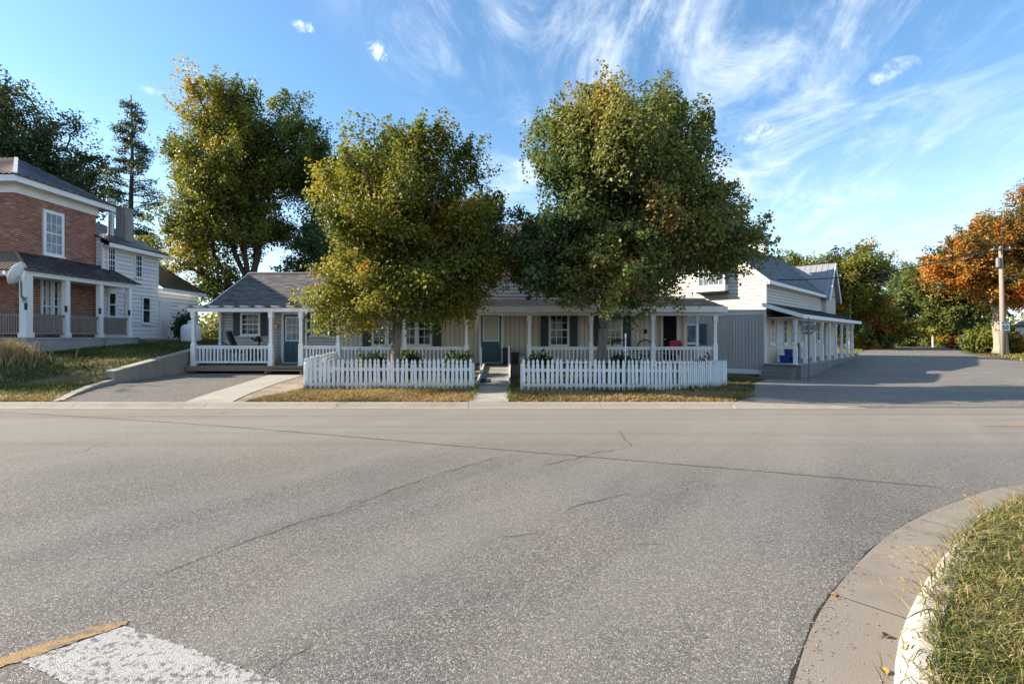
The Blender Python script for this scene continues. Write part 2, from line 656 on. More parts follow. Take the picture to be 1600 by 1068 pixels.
M['shingle'] = shinglemat('grey shingle', (0.075, 0.072, 0.078), (0.19, 0.175, 0.175))
M['shingle_dark'] = shinglemat('dark shingle', (0.018, 0.02, 0.025), (0.05, 0.052, 0.06))
M['shingle_steel'] = shinglemat('blue grey shingle', (0.12, 0.135, 0.155), (0.19, 0.205, 0.225))


def metalroof(name, c, rough=0.42, patch=0.5, patchc=(0.2, 0.2, 0.22)):
    t = NT(name)
    n = t.noise(1.6, 6, 0.7, dist=0.6)
    col = t.mix(t.math('MULTIPLY', t.smooth(n, 0.48, 0.7), patch), c, patchc)
    return t.done(col, rough, 0.4, 0.15)


M['roof_black'] = metalroof('black metal roof', (0.035, 0.037, 0.043))
M['roof_sunlit'] = metalroof('sunlit metal roof', (0.23, 0.17, 0.12), 0.6, 0.5, (0.12, 0.09, 0.08))  # tan colour stands in for sunlight reflected off the front slopes
M['roof_steel'] = metalroof('steel roof', (0.22, 0.23, 0.25), 0.5, 0.3, (0.32, 0.33, 0.34))
M['roof_teal'] = metalroof('teal roof', (0.11, 0.22, 0.22), 0.6, 0.2)


def brickmat():
    t = NT('brick')
    col = t.ramp(t.attr(), [(0, (0.17, 0.06, 0.045)), (0.4, (0.31, 0.105, 0.07)), (0.75, (0.40, 0.15, 0.10)), (1, (0.48, 0.25, 0.18))])
    n = t.noise(40, 4, 0.6)
    col = t.mix(t.math('MULTIPLY', n, 0.45), col, (0.10, 0.045, 0.035))
    t.bump(n, 0.3, 0.004)
    return t.done(col, 0.9, 0.15)


M['brick'] = brickmat()
M['mortar'] = concrete('mortar', (0.5, 0.45, 0.4), 0.2)


def groundmat():
    t = NT('lawn soil')
    a = t.noise(0.5, 6, 0.65)
    b = t.noise(6, 6, 0.7)
    c = t.noise(45, 4, 0.6)
    col = t.mix(t.smooth(a, 0.35, 0.65), (0.07, 0.075, 0.03), (0.15, 0.12, 0.065))
    col = t.mix(t.smooth(b, 0.4, 0.7), col, (0.19, 0.14, 0.08))
    col = t.mix(t.math('MULTIPLY', t.smooth(c, 0.45, 0.7), 0.6), col, (0.045, 0.04, 0.02))
    t.bump(c, 0.6, 0.03)
    return t.done(col, 0.95, 0.1)


M['ground'] = groundmat()
t_ = NT('gravel dirt')
n_ = t_.noise(28, 5, 0.7)
m_ = t_.noise(2.0, 5, 0.6)
c_d = t_.mix(t_.smooth(m_, 0.35, 0.7), (0.22, 0.18, 0.14), (0.32, 0.28, 0.23))
c_d = t_.mix(t_.math('MULTIPLY', t_.smooth(n_, 0.45, 0.7), 0.6), c_d, (0.1, 0.08, 0.06))
t_.bump(n_, 0.5, 0.02)
M['dirt'] = t_.done(c_d, 0.95, 0.1)

M['grass'] = leafmat('grass blades', [(0, (0.03, 0.045, 0.012)), (0.35, (0.085, 0.11, 0.028)), (0.6, (0.19, 0.18, 0.05)), (0.8, (0.36, 0.27, 0.12)), (1, (0.46, 0.34, 0.19))], 0.25, 0.6, 0.2)
M['dry_grass'] = leafmat('dry grass', [(0, (0.075, 0.08, 0.026)), (0.3, (0.2, 0.16, 0.055)), (0.6, (0.40, 0.29, 0.14)), (0.85, (0.52, 0.36, 0.18)), (1, (0.44, 0.22, 0.09))], 0.25, 0.7, 0.15)
G1 = [(0, (0.035, 0.06, 0.018)), (0.25, (0.085, 0.125, 0.028)), (0.55, (0.185, 0.2, 0.034)), (0.75, (0.30, 0.26, 0.036)), (0.9, (0.5, 0.32, 0.034)), (1, (0.5, 0.19, 0.04))]
G2 = [(0, (0.034, 0.072, 0.038)), (0.3, (0.09, 0.14, 0.05)), (0.55, (0.18, 0.205, 0.055)), (0.78, (0.31, 0.265, 0.065)), (0.92, (0.42, 0.25, 0.07)), (1, (0.46, 0.22, 0.16))]
OR = [(0, (0.08, 0.085, 0.02)), (0.25, (0.24, 0.14, 0.024)), (0.55, (0.46, 0.2, 0.026)), (0.8, (0.56, 0.2, 0.026)), (1, (0.52, 0.09, 0.022))]
RD = [(0, (0.06, 0.07, 0.022)), (0.4, (0.18, 0.085, 0.026)), (0.7, (0.38, 0.08, 0.03)), (1, (0.48, 0.05, 0.035))]
DK = [(0, (0.028, 0.05, 0.02)), (0.5, (0.065, 0.098, 0.032)), (1, (0.15, 0.165, 0.045))]
M['leaf_a'] = leafmat('leaf yellow green', G1, 0.48)
M['leaf_b'] = leafmat('leaf green', G2, 0.46)
M['leaf_o'] = leafmat('leaf orange', OR, 0.4)
M['leaf_r'] = leafmat('leaf red', RD, 0.3)
M['leaf_d'] = leafmat('leaf dark', DK, 0.28)
M['litter'] = leafmat('leaf litter', [(0, (0.10, 0.05, 0.02)), (0.5, (0.28, 0.14, 0.04)), (1, (0.42, 0.22, 0.05))], 0.15, 0.7)

# ------------------------------------------------------------------ terrain
def smst(a, b, v):
    t = np.clip((v - a) / (b - a), 0, 1)
    return t * t * (3 - 2 * t)


def H(x, y):
    """ground height north of the kerb"""
    x = np.asarray(x, float)
    y = np.asarray(y, float)
    L = np.interp(y, [11.3, 11.7, 12.5, 14.9, 15.4, 18, 20, 23, 30, 60, 150], [.03, .1, .13, .2, .42, .93, 1.15, 1.28, 1.38, 1.0, 0.])
    L = L + 0.25 * smst(-15.5, -18, x) * smst(12, 15.5, y) * (1 - smst(17.0, 19, y))
    Mh = np.interp(y, [11.3, 12, 13.5, 18.6, 22, 40, 150], [.06, .1, .13, .22, .28, .28, 0.])
    Rh = -.012 - .55 * np.exp(-(((x - 15) / 7) ** 2 + ((y - 25) / 6.5) ** 2))
    t = smst(2.2, 7.6, x)
    m = Mh * (1 - t) + Rh * t
    z = np.where(x < -12.55, L, m)
    z = np.where(y < 11.28, -.035, z)
    return z


def h1(x, y):
    return float(H(x, y))


def axis(segs):
    out = []
    for a, b, n in segs:
        out += list(np.linspace(a, b, n, endpoint=False))
    return np.array(out + [segs[-1][1]])


xs = axis([(-900, -120, 8), (-120, -40, 12), (-40, -20, 20), (-20, -12.57, 28), (-12.57, -12.53, 1), (-12.53, 30, 90), (30, 80, 50), (80, 160, 16), (160, 900, 8)])
ys = axis([(-300, 0, 6), (0, 11.26, 6), (11.26, 11.3, 1), (11.3, 32, 64), (32, 80, 48), (80, 160, 16), (160, 1200, 10)])
gx, gy = np.meshgrid(xs, ys)
gz = H(gx, gy)
nx, ny = len(xs), len(ys)
idx = np.arange(nx * ny).reshape(ny, nx)
a, b, c, d = idx[:-1, :-1].ravel(), idx[:-1, 1:].ravel(), idx[1:, 1:].ravel(), idx[1:, :-1].ravel()
tris = np.concatenate([np.stack([a, b, c], 1), np.stack([a, c, d], 1)])
struct(link('ground', np_mesh('ground', np.stack([gx.ravel(), gy.ravel(), gz.ravel()], 1), tris, M['ground'], smooth=True)))

# main road and the street we stand in: one worn sheet
mb = MB()
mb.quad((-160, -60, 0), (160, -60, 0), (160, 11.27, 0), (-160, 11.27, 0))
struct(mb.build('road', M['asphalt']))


def resample(pts, step):
    pts = [np.array(p, float) for p in pts]
    out = []
    n = len(pts)
    for i in range(n - 1):
        p0, p1, p2, p3 = pts[max(i - 1, 0)], pts[i], pts[i + 1], pts[min(i + 2, n - 1)]
        k = max(1, int(np.linalg.norm(p2 - p1) / step))
        for j in range(k):
            t = j / k
            out.append(0.5 * ((2 * p1) + (-p0 + p2) * t + (2 * p0 - 5 * p1 + 4 * p2 - p3) * t * t + (-p0 + 3 * p1 - 3 * p2 + p3) * t ** 3))
    out.append(pts[-1])
    return out


def strip(name, left, right, mat, off, across=10, along=6, zf=H):
    """sheet between two matching polylines, laid on the ground"""
    vs, fs = [], []
    rows = []
    for i in range(len(left) - 1):
        for k in range(along):
            t = k / along
            rows.append((np.array(left[i]) * (1 - t) + np.array(left[i + 1]) * t, np.array(right[i]) * (1 - t) + np.array(right[i + 1]) * t))
    rows.append((np.array(left[-1]), np.array(right[-1])))
    for l, r in rows:
        for q in range(across + 1):
            p = l + (r - l) * q / across
            vs.append((p[0], p[1], float(zf(p[0], p[1])) + off))
    w = across + 1
    for i in range(len(rows) - 1):
        for q in range(across):
            fs.append((i * w + q, i * w + q + 1, (i + 1) * w + q + 1, (i + 1) * w + q))
    m = MB()
    m.add(vs, fs)
    return m.build(name, mat, smooth=True)


# side street running off to the right behind the corner building
sl = [(4.9, 11.22), (6.3, 12.9), (7.6, 15.2), (9.0, 18.0), (11.0, 21.2), (12.7, 24.2), (14.41, 24.63), (19.6, 30.05), (25.83, 36.54), (35, 49), (55, 73), (75, 92), (120, 112)]
sr = [(48, 11.22), (42, 13.6), (38.5, 16.4), (36, 19.2), (34.6, 21.6), (33.7, 23.8), (33.1, 26), (32.8, 29), (33.6, 33), (42, 45), (60, 66), (82, 80), (124, 97)]


def Hs(x, y):
    return np.maximum(H(x, y), -0.012 - 0.6) if y > 11.3 else -0.006


struct(strip('side_street', sl, sr, M['asphalt_side'], .018, 40, 8, Hs))

# verge kerb of the main road: low mountable kerb
for i in range(22):
    x0, x1 = -62 + i * 3.05, -62 + i * 3.05 + 3.04
    if x0 > 4.2:
        break
    m = MB()
    m.prism([(11.0, -.05), (11.0, .006), (11.22, .022), (11.3, .085), (11.42, .105), (11.5, .1), (11.5, -.05)], 'x', x0, x1)
    if i == 0:
        kerb = struct(m.build('kerb', M['kerb']))
    else:
        m.build('kerb_stone', M['kerb'], kerb)
# its end dies into the side street
m = MB()
for j in range(6):
    x0, x1 = 5.1 + j * .5, 5.1 + (j + 1) * .5
    z0, z1 = .1 * (1 - j / 6), .1 * (1 - (j + 1) / 6)
    m.hexa([(x0, 11.02, -.05), (x1, 11.02 + .0, -.05), (x1, 11.5, -.05), (x0, 11.5, -.05)],
           [(x0, 11.02, .006), (x1, 11.02, .006), (x1, 11.46, .008 + z1), (x0, 11.46, .008 + z0)])
m.build('kerb_stone', M['kerb'], kerb)

# driveway with its concrete strip
struct(strip('driveway', [(-10.75, 11.46), (-11.6, 13.2), (-12.42, 15.0), (-12.42, 18.5)], [(-7.75, 11.46), (-8.1, 13.2), (-8.45, 15.2), (-9.1, 18.5)], M['asphalt_drive'], .016, 10, 8))
struct(strip('driveway_strip', [(-7.73, 11.46), (-8.08, 13.2), (-8.43, 15.2), (-9.08, 18.5)], [(-6.62, 11.46), (-7.0, 13.2), (-7.35, 15.2), (-7.7, 18.3)], M['walk'], .022, 4, 8))
struct(strip('dirt_patch', [(-6.6, 11.5), (-6.98, 13.2), (-7.33, 15.2), (-7.68, 18.3)], [(-4.9, 11.5), (-5.6, 13.2), (-6.0, 14.2), (-6.5, 18.3)], M['dirt'], .011, 6, 8))

# pavement cracks and the joint where the two streets meet


def crack(pts, w, mat, name, z=.004, jit=.03, step=.12):
    q = resample([(p[0], p[1]) for p in pts], step)
    rr = random.Random(len(pts) * 7 + int(abs(pts[0][0]) * 10))
    m = MB()
    vs, fs = [], []
    for i, p in enumerate(q):
        d = q[min(i + 1, len(q) - 1)] - q[max(i - 1, 0)]
        d = d / (np.linalg.norm(d) + 1e-9)
        nrm = np.array([-d[1], d[0]])
        o = rr.uniform(-jit, jit)
        ww = w * rr.uniform(.35, 1.2) * (0.3 if i in (0, len(q) - 1) else 1)
        for s in (-1, 1):
            v = p + nrm * (o + s * ww / 2)
            vs.append((v[0], v[1], z))
        if i:
            fs.append((2 * i - 2, 2 * i - 1, 2 * i + 1, 2 * i))
    m.add(vs, fs)
    return struct(m.build(name, mat))


def G(ipx, ipy, z=0.0):
    y = 760 * (1.65 - z) / (ipy - 525)
    return ((ipx - 800) * y / 760, y)


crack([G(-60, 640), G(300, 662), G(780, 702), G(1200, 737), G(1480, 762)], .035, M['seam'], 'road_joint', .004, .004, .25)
crack([G(235, 906), G(330, 868), G(425, 832), G(480, 814), G(535, 798)], .009, M['crack'], 'road_crack')
crack([G(535, 798), G(600, 770), G(700, 736), G(782, 713)], .010, M['crack'], 'road_crack', jit=.025)
crack([G(850, 727), G(905, 714), G(950, 704), G(985, 697), G(974, 685), G(968, 672)], .011, M['crack'], 'road_crack')
crack([G(880, 800), G(930, 782), G(985, 770)], .009, M['crack'], 'road_crack')
crack([G(770, 840), G(800, 836), G(860, 828)], .007, M['crack'], 'road_crack')
crack([G(80, 712), G(130, 706), G(150, 696), G(175, 690)], .010, M['crack'], 'road_crack')
crack([G(400, 1068), G(425, 1043), G(470, 1018), G(490, 1005)], .006, M['crack'], 'road_crack', jit=.008, step=.05)
crack([G(1040, 850), G(1022, 848), G(990, 850)], .009, M['crack'], 'road_crack')
crack([G(300, 656), G(340, 648), G(352, 642)], .009, M['crack'], 'road_crack')

# painted lines: stop bar and street centre line at our feet, centre line of the main road
A, Bq = np.array(G(197, 978)), np.array(G(33, 1034))
dr = (A - Bq) / np.linalg.norm(A - Bq)
nb = np.array(G(400, 1053)) - A
nb /= np.linalg.norm(nb)
ln = np.array([-dr[1], dr[0]])


def ragged(q, amp, step, seed, z=.005):
    g = np.random.default_rng(seed)
    out = []
    for i in range(len(q)):
        a, b = np.array(q[i]), np.array(q[(i + 1) % len(q)])
        L = np.linalg.norm(b - a)
        n = max(1, int(L / step))
        d = (b - a) / (L + 1e-9)
        nn = np.array([-d[1], d[0]])
        for k in range(n):
            out.append(a + d * L * k / n + (nn * g.normal(0, amp) if k else 0))
    m = MB()
    m.quad(*[(p[0], p[1], z) for p in out])
    return m


q = [Bq, Bq + nb * 3.6, A + nb * 3.6, A]
m = ragged(q, .0045, .018, 4)
struct(m.build('stop_line', M['white_line']))
m = MB()
q = [A - dr * 4.0 + ln * .012, A + ln * .012, A + dr * .02 + ln * .06, A - dr * .12 + ln * .115, A - dr * 4.0 + ln * .115]
m = ragged(q, .006, .018, 5)
struct(m.build('centre_line', M['yellow_line']))
m = MB()
m.quad((8.7, 8.86, .005), (70, 8.86, .005), (70, 9.0, .005), (8.7, 9.0, .005))
struct(m.build('centre_line', M['yellow_line']))

# ------------------------------------------------------------------ corner island with kerb and gutter on the right
E0 = resample([(-.2, -.9), (.3, .55), (.75, 1.45), (1.34, 2.31), (2.04, 3.1), (3.24, 4.11), (4.48, 4.86), (5.69, 5.4), (9, 6.2), (16, 6.55), (30, 6.6), (80, 6.6)], .22)


def offset(poly, d):
    out = []
    for i, p in enumerate(poly):
        t = poly[min(i + 1, len(poly) - 1)] - poly[max(i - 1, 0)]
        t = t / np.linalg.norm(t)
        out.append(p + np.array([t[1], -t[0]]) * d)
    return out


E1 = offset(E0, .37)
E2 = offset(E0, .41)
E3 = offset(E0, .46)
E4 = offset(E0, .54)


def sweep(name, rails, zs, mat, parent=None, i0=0, i1=None):
    m = MB()
    n = len(rails)
    i1 = i1 if i1 is not None else len(rails[0])
    vs = []
    for i in range(i0, i1):
        for r, z in zip(rails, zs):
            vs.append((r[i][0], r[i][1], z))
    fs = [(i * n + k, i * n + k + 1, (i + 1) * n + k + 1, (i + 1) * n + k) for i in range(i1 - i0 - 1) for k in range(n - 1)]
    m.add(vs, fs)
    return m.build(name, mat, parent, smooth=False)


nE = len(E0)


def cutend(r, i, k, g_):
    q = [np.array(p) for p in r[i:k + 1]]
    d = q[-1] - q[-2]
    q[-1] = q[-1] - d / (np.linalg.norm(d) + 1e-9) * g_
    return q


corner_kerb = None
i = 0
while i < nE - 1:
    k = min(i + 9, nE - 1)
    if k - i >= 1:
        zk = random.uniform(-.004, .004)
        st = sweep('kerb_stone' if corner_kerb else 'corner_kerb', [cutend(r, i, k, .012) for r in (E1, E2, E3, E4, E4)], [.008, .055 + zk, .102 + zk, .118 + zk, -.05], M['kerb_white'], corner_kerb)
        if corner_kerb is None:
            corner_kerb = struct(st)
        sweep('gutter_slab', [cutend(r, i, k, .008) for r in (E0, E0, E1)], [-.04, .012, .009], M['gutter'], corner_kerb)
    i = k
struct(sweep('kerb_bed', [E0, offset(E0, .30), E4], [-.01, -.008, .03], M['crack']))
# thin dark joint between asphalt and gutter
gj = np.random.default_rng(77)
E0f = resample([tuple(p) for p in E0[:90]], .05)
wob = np.convolve(gj.normal(0, 1, len(E0f) + 20), np.ones(7) / 7, 'same')[:len(E0f)] * .018
oa, ob_ = offset(E0f, -.012), offset(E0f, .004)
oa = [p + (p - q) / .016 * (w_ if w_ > -.01 else -.01) for p, q, w_ in zip(oa, ob_, wob)]
struct(sweep('gutter_joint', [oa, ob_], [.0042, .0042], M['crack']))
ins = offset(E0, .54)
far = [np.array((max(2.5, min(90, 3 + (p[0] - 0) * 1.1)), -25.0 if p[0] < 20 else -25.0)) for p in ins]


def Hi(x, y):
    return .112 + .05 * math.sin(x * 1.3) * math.sin(y * 1.1) * 0.3


m = MB()
vs, fs = [], []
K = 14
for p, q in zip(ins, far):
    for k in range(K + 1):
        t = (k / K) ** 2
        v = p + (q - p) * t
        vs.append((v[0], v[1], .105 + .04 * min(1, t * 8)))
for i in range(len(ins) - 1):
    for k in range(K):
        fs.append((i * (K + 1) + k, i * (K + 1) + k + 1, (i + 1) * (K + 1) + k + 1, (i + 1) * (K + 1) + k))
m.add(vs, fs)
struct(m.build('corner_lawn', M['ground']))


# ------------------------------------------------------------------ grass
def blades(name, pts, zs, h, w, tint, mat, lean=.35, seed=1, bend=True):
    g = np.random.default_rng(seed)
    n = len(pts)
    az = g.uniform(0, 2 * np.pi, n)
    la = g.uniform(0, 2 * np.pi, n)
    hh = h * g.uniform(.5, 1.3, n)
    ln = lean * g.uniform(.1, 1.6, n) * hh
    wx, wy = np.cos(az) * w / 2, np.sin(az) * w / 2
    b0 = np.stack([pts[:, 0] - wx, pts[:, 1] - wy, zs], 1)
    b1 = np.stack([pts[:, 0] + wx, pts[:, 1] + wy, zs], 1)
    lx, ly = np.cos(la) * ln, np.sin(la) * ln
    m0 = np.stack([pts[:, 0] - wx * .8 + lx * .35, pts[:, 1] - wy * .8 + ly * .35, zs + hh * .6], 1)
    m1 = np.stack([pts[:, 0] + wx * .8 + lx * .35, pts[:, 1] + wy * .8 + ly * .35, zs + hh * .6], 1)
    tp = np.stack([pts[:, 0] + lx * 1.2, pts[:, 1] + ly * 1.2, zs + hh], 1)
    V = np.stack([b0, b1, m0, m1, tp], 1).reshape(-1, 3)
    k = np.arange(n)[:, None] * 5
    T = np.concatenate([k + np.array([0, 1, 3]), k + np.array([0, 3, 2]), k + np.array([2, 3, 4])], 0)
    return tag_stuff(link(name, np_mesh(name, V, T, mat, np.repeat(tint, 5))))


def tag_stuff(o, label=None, cat=None):
    o['kind'] = 'stuff'
    if label:
        o['label'] = label
        o['category'] = cat
    return o


def vnoise(p, s, seed=0):
    """cheap smooth noise for patchiness"""
    x, y = p[:, 0] * s + seed * 13.7, p[:, 1] * s + seed * 7.3
    return .5 + .25 * (np.sin(x * 1.7 + 1.3 * np.sin(y * 1.1)) + np.sin(y * 2.1 + 1.7 * np.sin(x * .9 + 2))) * .9


def inside(pts, poly):
    x, y = pts[:, 0], pts[:, 1]
    ins_ = np.zeros(len(pts), bool)
    n = len(poly)
    for i in range(n):
        x0, y0 = poly[i]
        x1, y1 = poly[(i + 1) % n]
        cnd = ((y0 > y) != (y1 > y)) & (x < (x1 - x0) * (y - y0) / (y1 - y0 + 1e-12) + x0)
        ins_ ^= cnd
    return ins_


def scatter(poly, n, seed):
    g = np.random.default_rng(seed)
    P_ = np.array(poly)
    lo, hi = P_.min(0), P_.max(0)
    p = g.uniform(lo, hi, (n, 2))
    return p[inside(p, poly)]


# near corner lawn, dense close by
edge = [tuple(p) for p in offset(E0, .495) if -0.5 < p[0] < 12]
poly = edge + [(14, 5.5), (14, 0), (3.2, 0), (edge[0][0] + .4, edge[0][1])]
p = scatter(poly, 560000, 3)
keep = np.random.default_rng(5).uniform(0, 1, len(p)) < np.clip(9.0 / (p[:, 0] ** 2 + p[:, 1] ** 2) * 1.8, .06, 1) * (.4 + .8 * vnoise(p, 2.3, 1)) * (.5 + .6 * vnoise(p, 7.0, 4))
p = p[keep]
tn = np.clip(.32 + .42 * vnoise(p, 1.6, 2) + .3 * (vnoise(p, 6, 3) - .5) + np.random.default_rng(6).normal(0, .2, len(p)), 0, 1)
o = blades('grass', p, np.full(len(p), .108), .05, .0065, tn, M['grass'], 1.3, 8)
tag_stuff(o, 'patchy green and straw grass on the kerbed corner', 'grass')
# straw thatch lying flat between the blades
p = scatter(poly, 160000, 33)
p = p[np.random.default_rng(35).uniform(0, 1, len(p)) < np.clip(7.0 / (p[:, 0] ** 2 + p[:, 1] ** 2) * 1.6, .04, 1)]
o = blades('straw', p, np.full(len(p), .108), .028, .005, np.clip(np.random.default_rng(36).normal(.8, .15, len(p)), 0, 1), M['grass'], 2.6, 38)
tag_stuff(o, 'dry straw lying between the grass of the kerbed corner', 'straw')

# verge between the fences and the kerb: short, sun-dried, full of fallen leaves


def verge(poly, n, seed, h, w, mat, t0, t1, name, label, lean=.8):
    q = scatter(poly, n, seed)
    q = q[np.random.default_rng(seed + 1).uniform(0, 1, len(q)) < .25 + .9 * vnoise(q, 1.9, seed)]
    z = H(q[:, 0], q[:, 1])
    tt = np.clip(t0 + (t1 - t0) * vnoise(q, 1.1, seed + 2) + np.random.default_rng(seed + 3).normal(0, .16, len(q)), 0, 1)
    ob = blades(name, q, z - .005, h, w, tt, mat, lean, seed + 4)
    return tag_stuff(ob, label, 'grass')


vl = [(-6.4, 11.52), (-.95, 11.52), (-1.0, 13.9), (-5.9, 13.9)]
verge(vl, 30000, 20, .07, .018, M['dry_grass'], .2, .8, 'grass', 'dry golden grass strip in front of the left picket fence', 1.6)
vr = [(0.0, 11.52), (5.0, 11.52), (6.6, 13.2), (7.6, 15.6), (7.3, 16.4), (4.9, 14.0), (3.1, 13.5), (.1, 13.5)]
verge(vr, 34000, 40, .07, .018, M['dry_grass'], .1, .75, 'grass', 'dry grass strip in front of the right picket fence', 1.6)
yl = [(-5.9, 13.8), (-1.1, 13.8), (-1.1, 18.4), (-6.5, 18.4)]
verge(yl, 30000, 60, .07, .014, M['dry_grass'], .0, .6, 'grass', 'shaded lawn inside the left picket fence')
yr = [(.1, 13.6), (3.1, 13.6), (4.9, 14.1), (7.2, 16.3), (7.8, 18.4), (.1, 18.4)]
verge(yr, 34000, 80, .07, .014, M['dry_grass'], -.05, .55, 'grass', 'shaded lawn inside the right picket fence')
# dark lawn by the corner of the right fence
verge([(7.2, 16.4), (7.7, 15.4), (8.9, 18), (11, 21.3), (12.6, 24), (11, 25.5), (8.2, 19)], 16000, 100, .07, .015, M['grass'], .0, .45, 'grass', 'dark grass between right fence and grey boarded wall')
# bank in front of the brick house
bank = [(-30, 11.6), (-10.9, 11.6), (-11.9, 13.3), (-12.6, 15.2), (-12.6, 30), (-18.8, 30), (-18.8, 25.6), (-17.4, 23.4), (-17.4, 17.9), (-30, 17.9)]
q = scatter(bank, 150000, 120)
path = np.abs(q[:, 1] - (12.6 + (q[:, 0] + 18.5) * .55)) < .35
q = q[(np.random.default_rng(121).uniform(0, 1, len(q)) < .3 + .8 * vnoise(q, 1.3, 5)) & ~(path & (q[:, 0] < -13.4))]
low = smst(13.6, 11.9, q[:, 1])
tt = np.clip(.12 + .35 * vnoise(q, .9, 8) + .5 * low + np.random.default_rng(122).normal(0, .13, len(q)), 0, 1)
o = blades('grass', q, H(q[:, 0], q[:, 1]) - .01, .12, .02, tt, M['grass'], .7, 123)
tag_stuff(o, 'rough dark green grass on the bank below the brick house', 'grass')
# tall dry clump at the left edge; tint raised to paint in golden sunlight
q = np.random.default_rng(130).normal((-18.2, 16.4), (.75, .5), (5200, 2))
o = blades('grass', q, H(q[:, 0], q[:, 1]) - .02, .52, .02, np.clip(np.random.default_rng(131).normal(.84, .16, len(q)), 0, 1), M['grass'], .5, 132)
tag_stuff(o, 'tall straw-coloured grass clump by the concrete porch base', 'grass')
# far verges
q = scatter([(33.2, 27), (48, 12), (90, 12), (120, 60), (84, 78), (60, 64), (42, 43), (34, 33)], 60000, 140)
o = blades('grass', q, H(q[:, 0], q[:, 1]), .16, .07, np.clip(.3 + .5 * vnoise(q, .25, 3) + np.random.default_rng(141).normal(0, .15, len(q)), 0, 1), M['grass'], .8, 142)
tag_stuff(o, 'sunny grass beyond the side street on the right', 'grass')
q = scatter([(27, 38), (35.5, 49.8), (54, 74), (60, 95), (30, 95), (18, 60), (22, 42)], 60000, 150)
o = blades('grass', q, H(q[:, 0], q[:, 1]), .16, .07, np.clip(.3 + .4 * vnoise(q, .25, 6) + np.random.default_rng(151).normal(0, .15, len(q)), 0, 1), M['grass'], .8, 152)
tag_stuff(o, 'sunny lawn left of the far end of the side street', 'grass')


rr_ = np.random.default_rng(190)
Ek = [p for p in resample([tuple(q_) for q_ in E0], .05)]
o1 = [p for p in offset(Ek, .47)]
sel = np.array([p for p in o1 if 1.4 < p[0] < 11])
q = sel[rr_.integers(0, len(sel), 9000)] + rr_.normal(0, .05, (9000, 2))
pr_ = np.clip((q[:, 0] - 2.2) / 2.2, .12, 1)
q = q[rr_.uniform(0, 1, len(q)) < pr_]
o = blades('grass', q, np.full(len(q), .1), .07, .0075, np.clip(rr_.normal(.55, .2, len(q)), 0, 1), M['grass'], 1.6, 191)
tag_stuff(o, 'overgrown grass edge hanging over the white kerb', 'grass')
ft = []
for (A0_, B0_, n_) in (((-5.86, 13.7), (-1.1, 13.7), 900), ((.27, 13.5), (3.15, 13.5), 600), ((3.2, 13.52), (4.75, 14.02), 350), ((4.8, 14.06), (7.17, 16.22), 700), ((-.98, 11.6), (-1.04, 14.4), 300), ((-.05, 11.6), (-.05, 14.4), 300)):
    t_s = rr_.uniform(0, 1, n_)
    ft.append(np.array(A0_)[None] + (np.array(B0_) - np.array(A0_))[None] * t_s[:, None] + rr_.normal(0, .05, (n_, 2)))
q = np.concatenate(ft)
q = q[rr_.uniform(0, 1, len(q)) < vnoise(q, 3.1, 3)]
o = blades('weeds', q, H(q[:, 0], q[:, 1]) - .01, .17, .016, np.clip(rr_.normal(.42, .22, len(q)), 0, 1), M['grass'], .7, 192)
tag_stuff(o, 'weeds growing along the foot of the picket fences', 'weeds')


def litter(name, pts, zs, size, mat, seed, tint):
    g = np.random.default_rng(seed)
    n = len(pts)
    az = g.uniform(0, 2 * np.pi, n)
    s = size * g.uniform(.6, 1.3, n)
    c_, s_ = np.cos(az), np.sin(az)

    def pt(u, v, z):
        return np.stack([pts[:, 0] + (u * c_ - v * s_) * s, pts[:, 1] + (u * s_ + v * c_) * s, zs + z * s], 1)
    V = np.stack([pt(-.5, 0, .05), pt(0, -.38, .3 * g.uniform(.2, 1)), pt(.6, 0, .1), pt(0, .38, .35 * g.uniform(.2, 1))], 1).reshape(-1, 3)
    k = np.arange(n)[:, None] * 4
    T = np.concatenate([k + np.array([0, 1, 2]), k + np.array([0, 2, 3])], 0)
    return tag_stuff(link(name, np_mesh(name, V, T, mat, np.repeat(tint, 4))))


g_ = np.random.default_rng(170)
q = np.concatenate([scatter(vl, 1900, 171), scatter(vr, 2300, 172), scatter(yl, 700, 173), scatter(yr, 700, 174), scatter([(-19, 11.55), (-10.5, 11.55), (-11.8, 13.4), (-19, 13.2)], 900, 175)])
o = litter('leaf_litter', q, H(q[:, 0], q[:, 1]) + .02, .095, M['litter'], 176, g_.uniform(0, 1, len(q)))
tag_stuff(o, 'fallen brown and orange leaves scattered along the far verge', 'leaves')
q = scatter([(40, 33), (50, 36), (66, 62), (58, 64), (43, 45)], 2600, 177)
o = litter('leaf_litter', q, H(q[:, 0], q[:, 1]) + .05, .28, M['litter'], 178, g_.uniform(0.3, 1, len(q)))
tag_stuff(o, 'orange leaf carpet under the big maple on the right', 'leaves')

ii = gj.integers(0, len(E0f) - 1, 2600)
eq = np.array(E0f)[ii] + gj.normal(0, .05, (2600, 2)) + np.array([.03, -.02])
eq = np.concatenate([eq, np.array(E0f)[gj.integers(0, len(E0f) - 1, 500)] + np.stack([np.abs(gj.normal(.22, .12, 500)), -np.abs(gj.normal(.18, .1, 500))], 1)])
o = litter('road_grit', eq, np.full(len(eq), .013), .012, M['dirt'], 179, np.zeros(len(eq)))
tag_stuff(o, 'fine grit and crumbs along the gutter joint', 'grit')

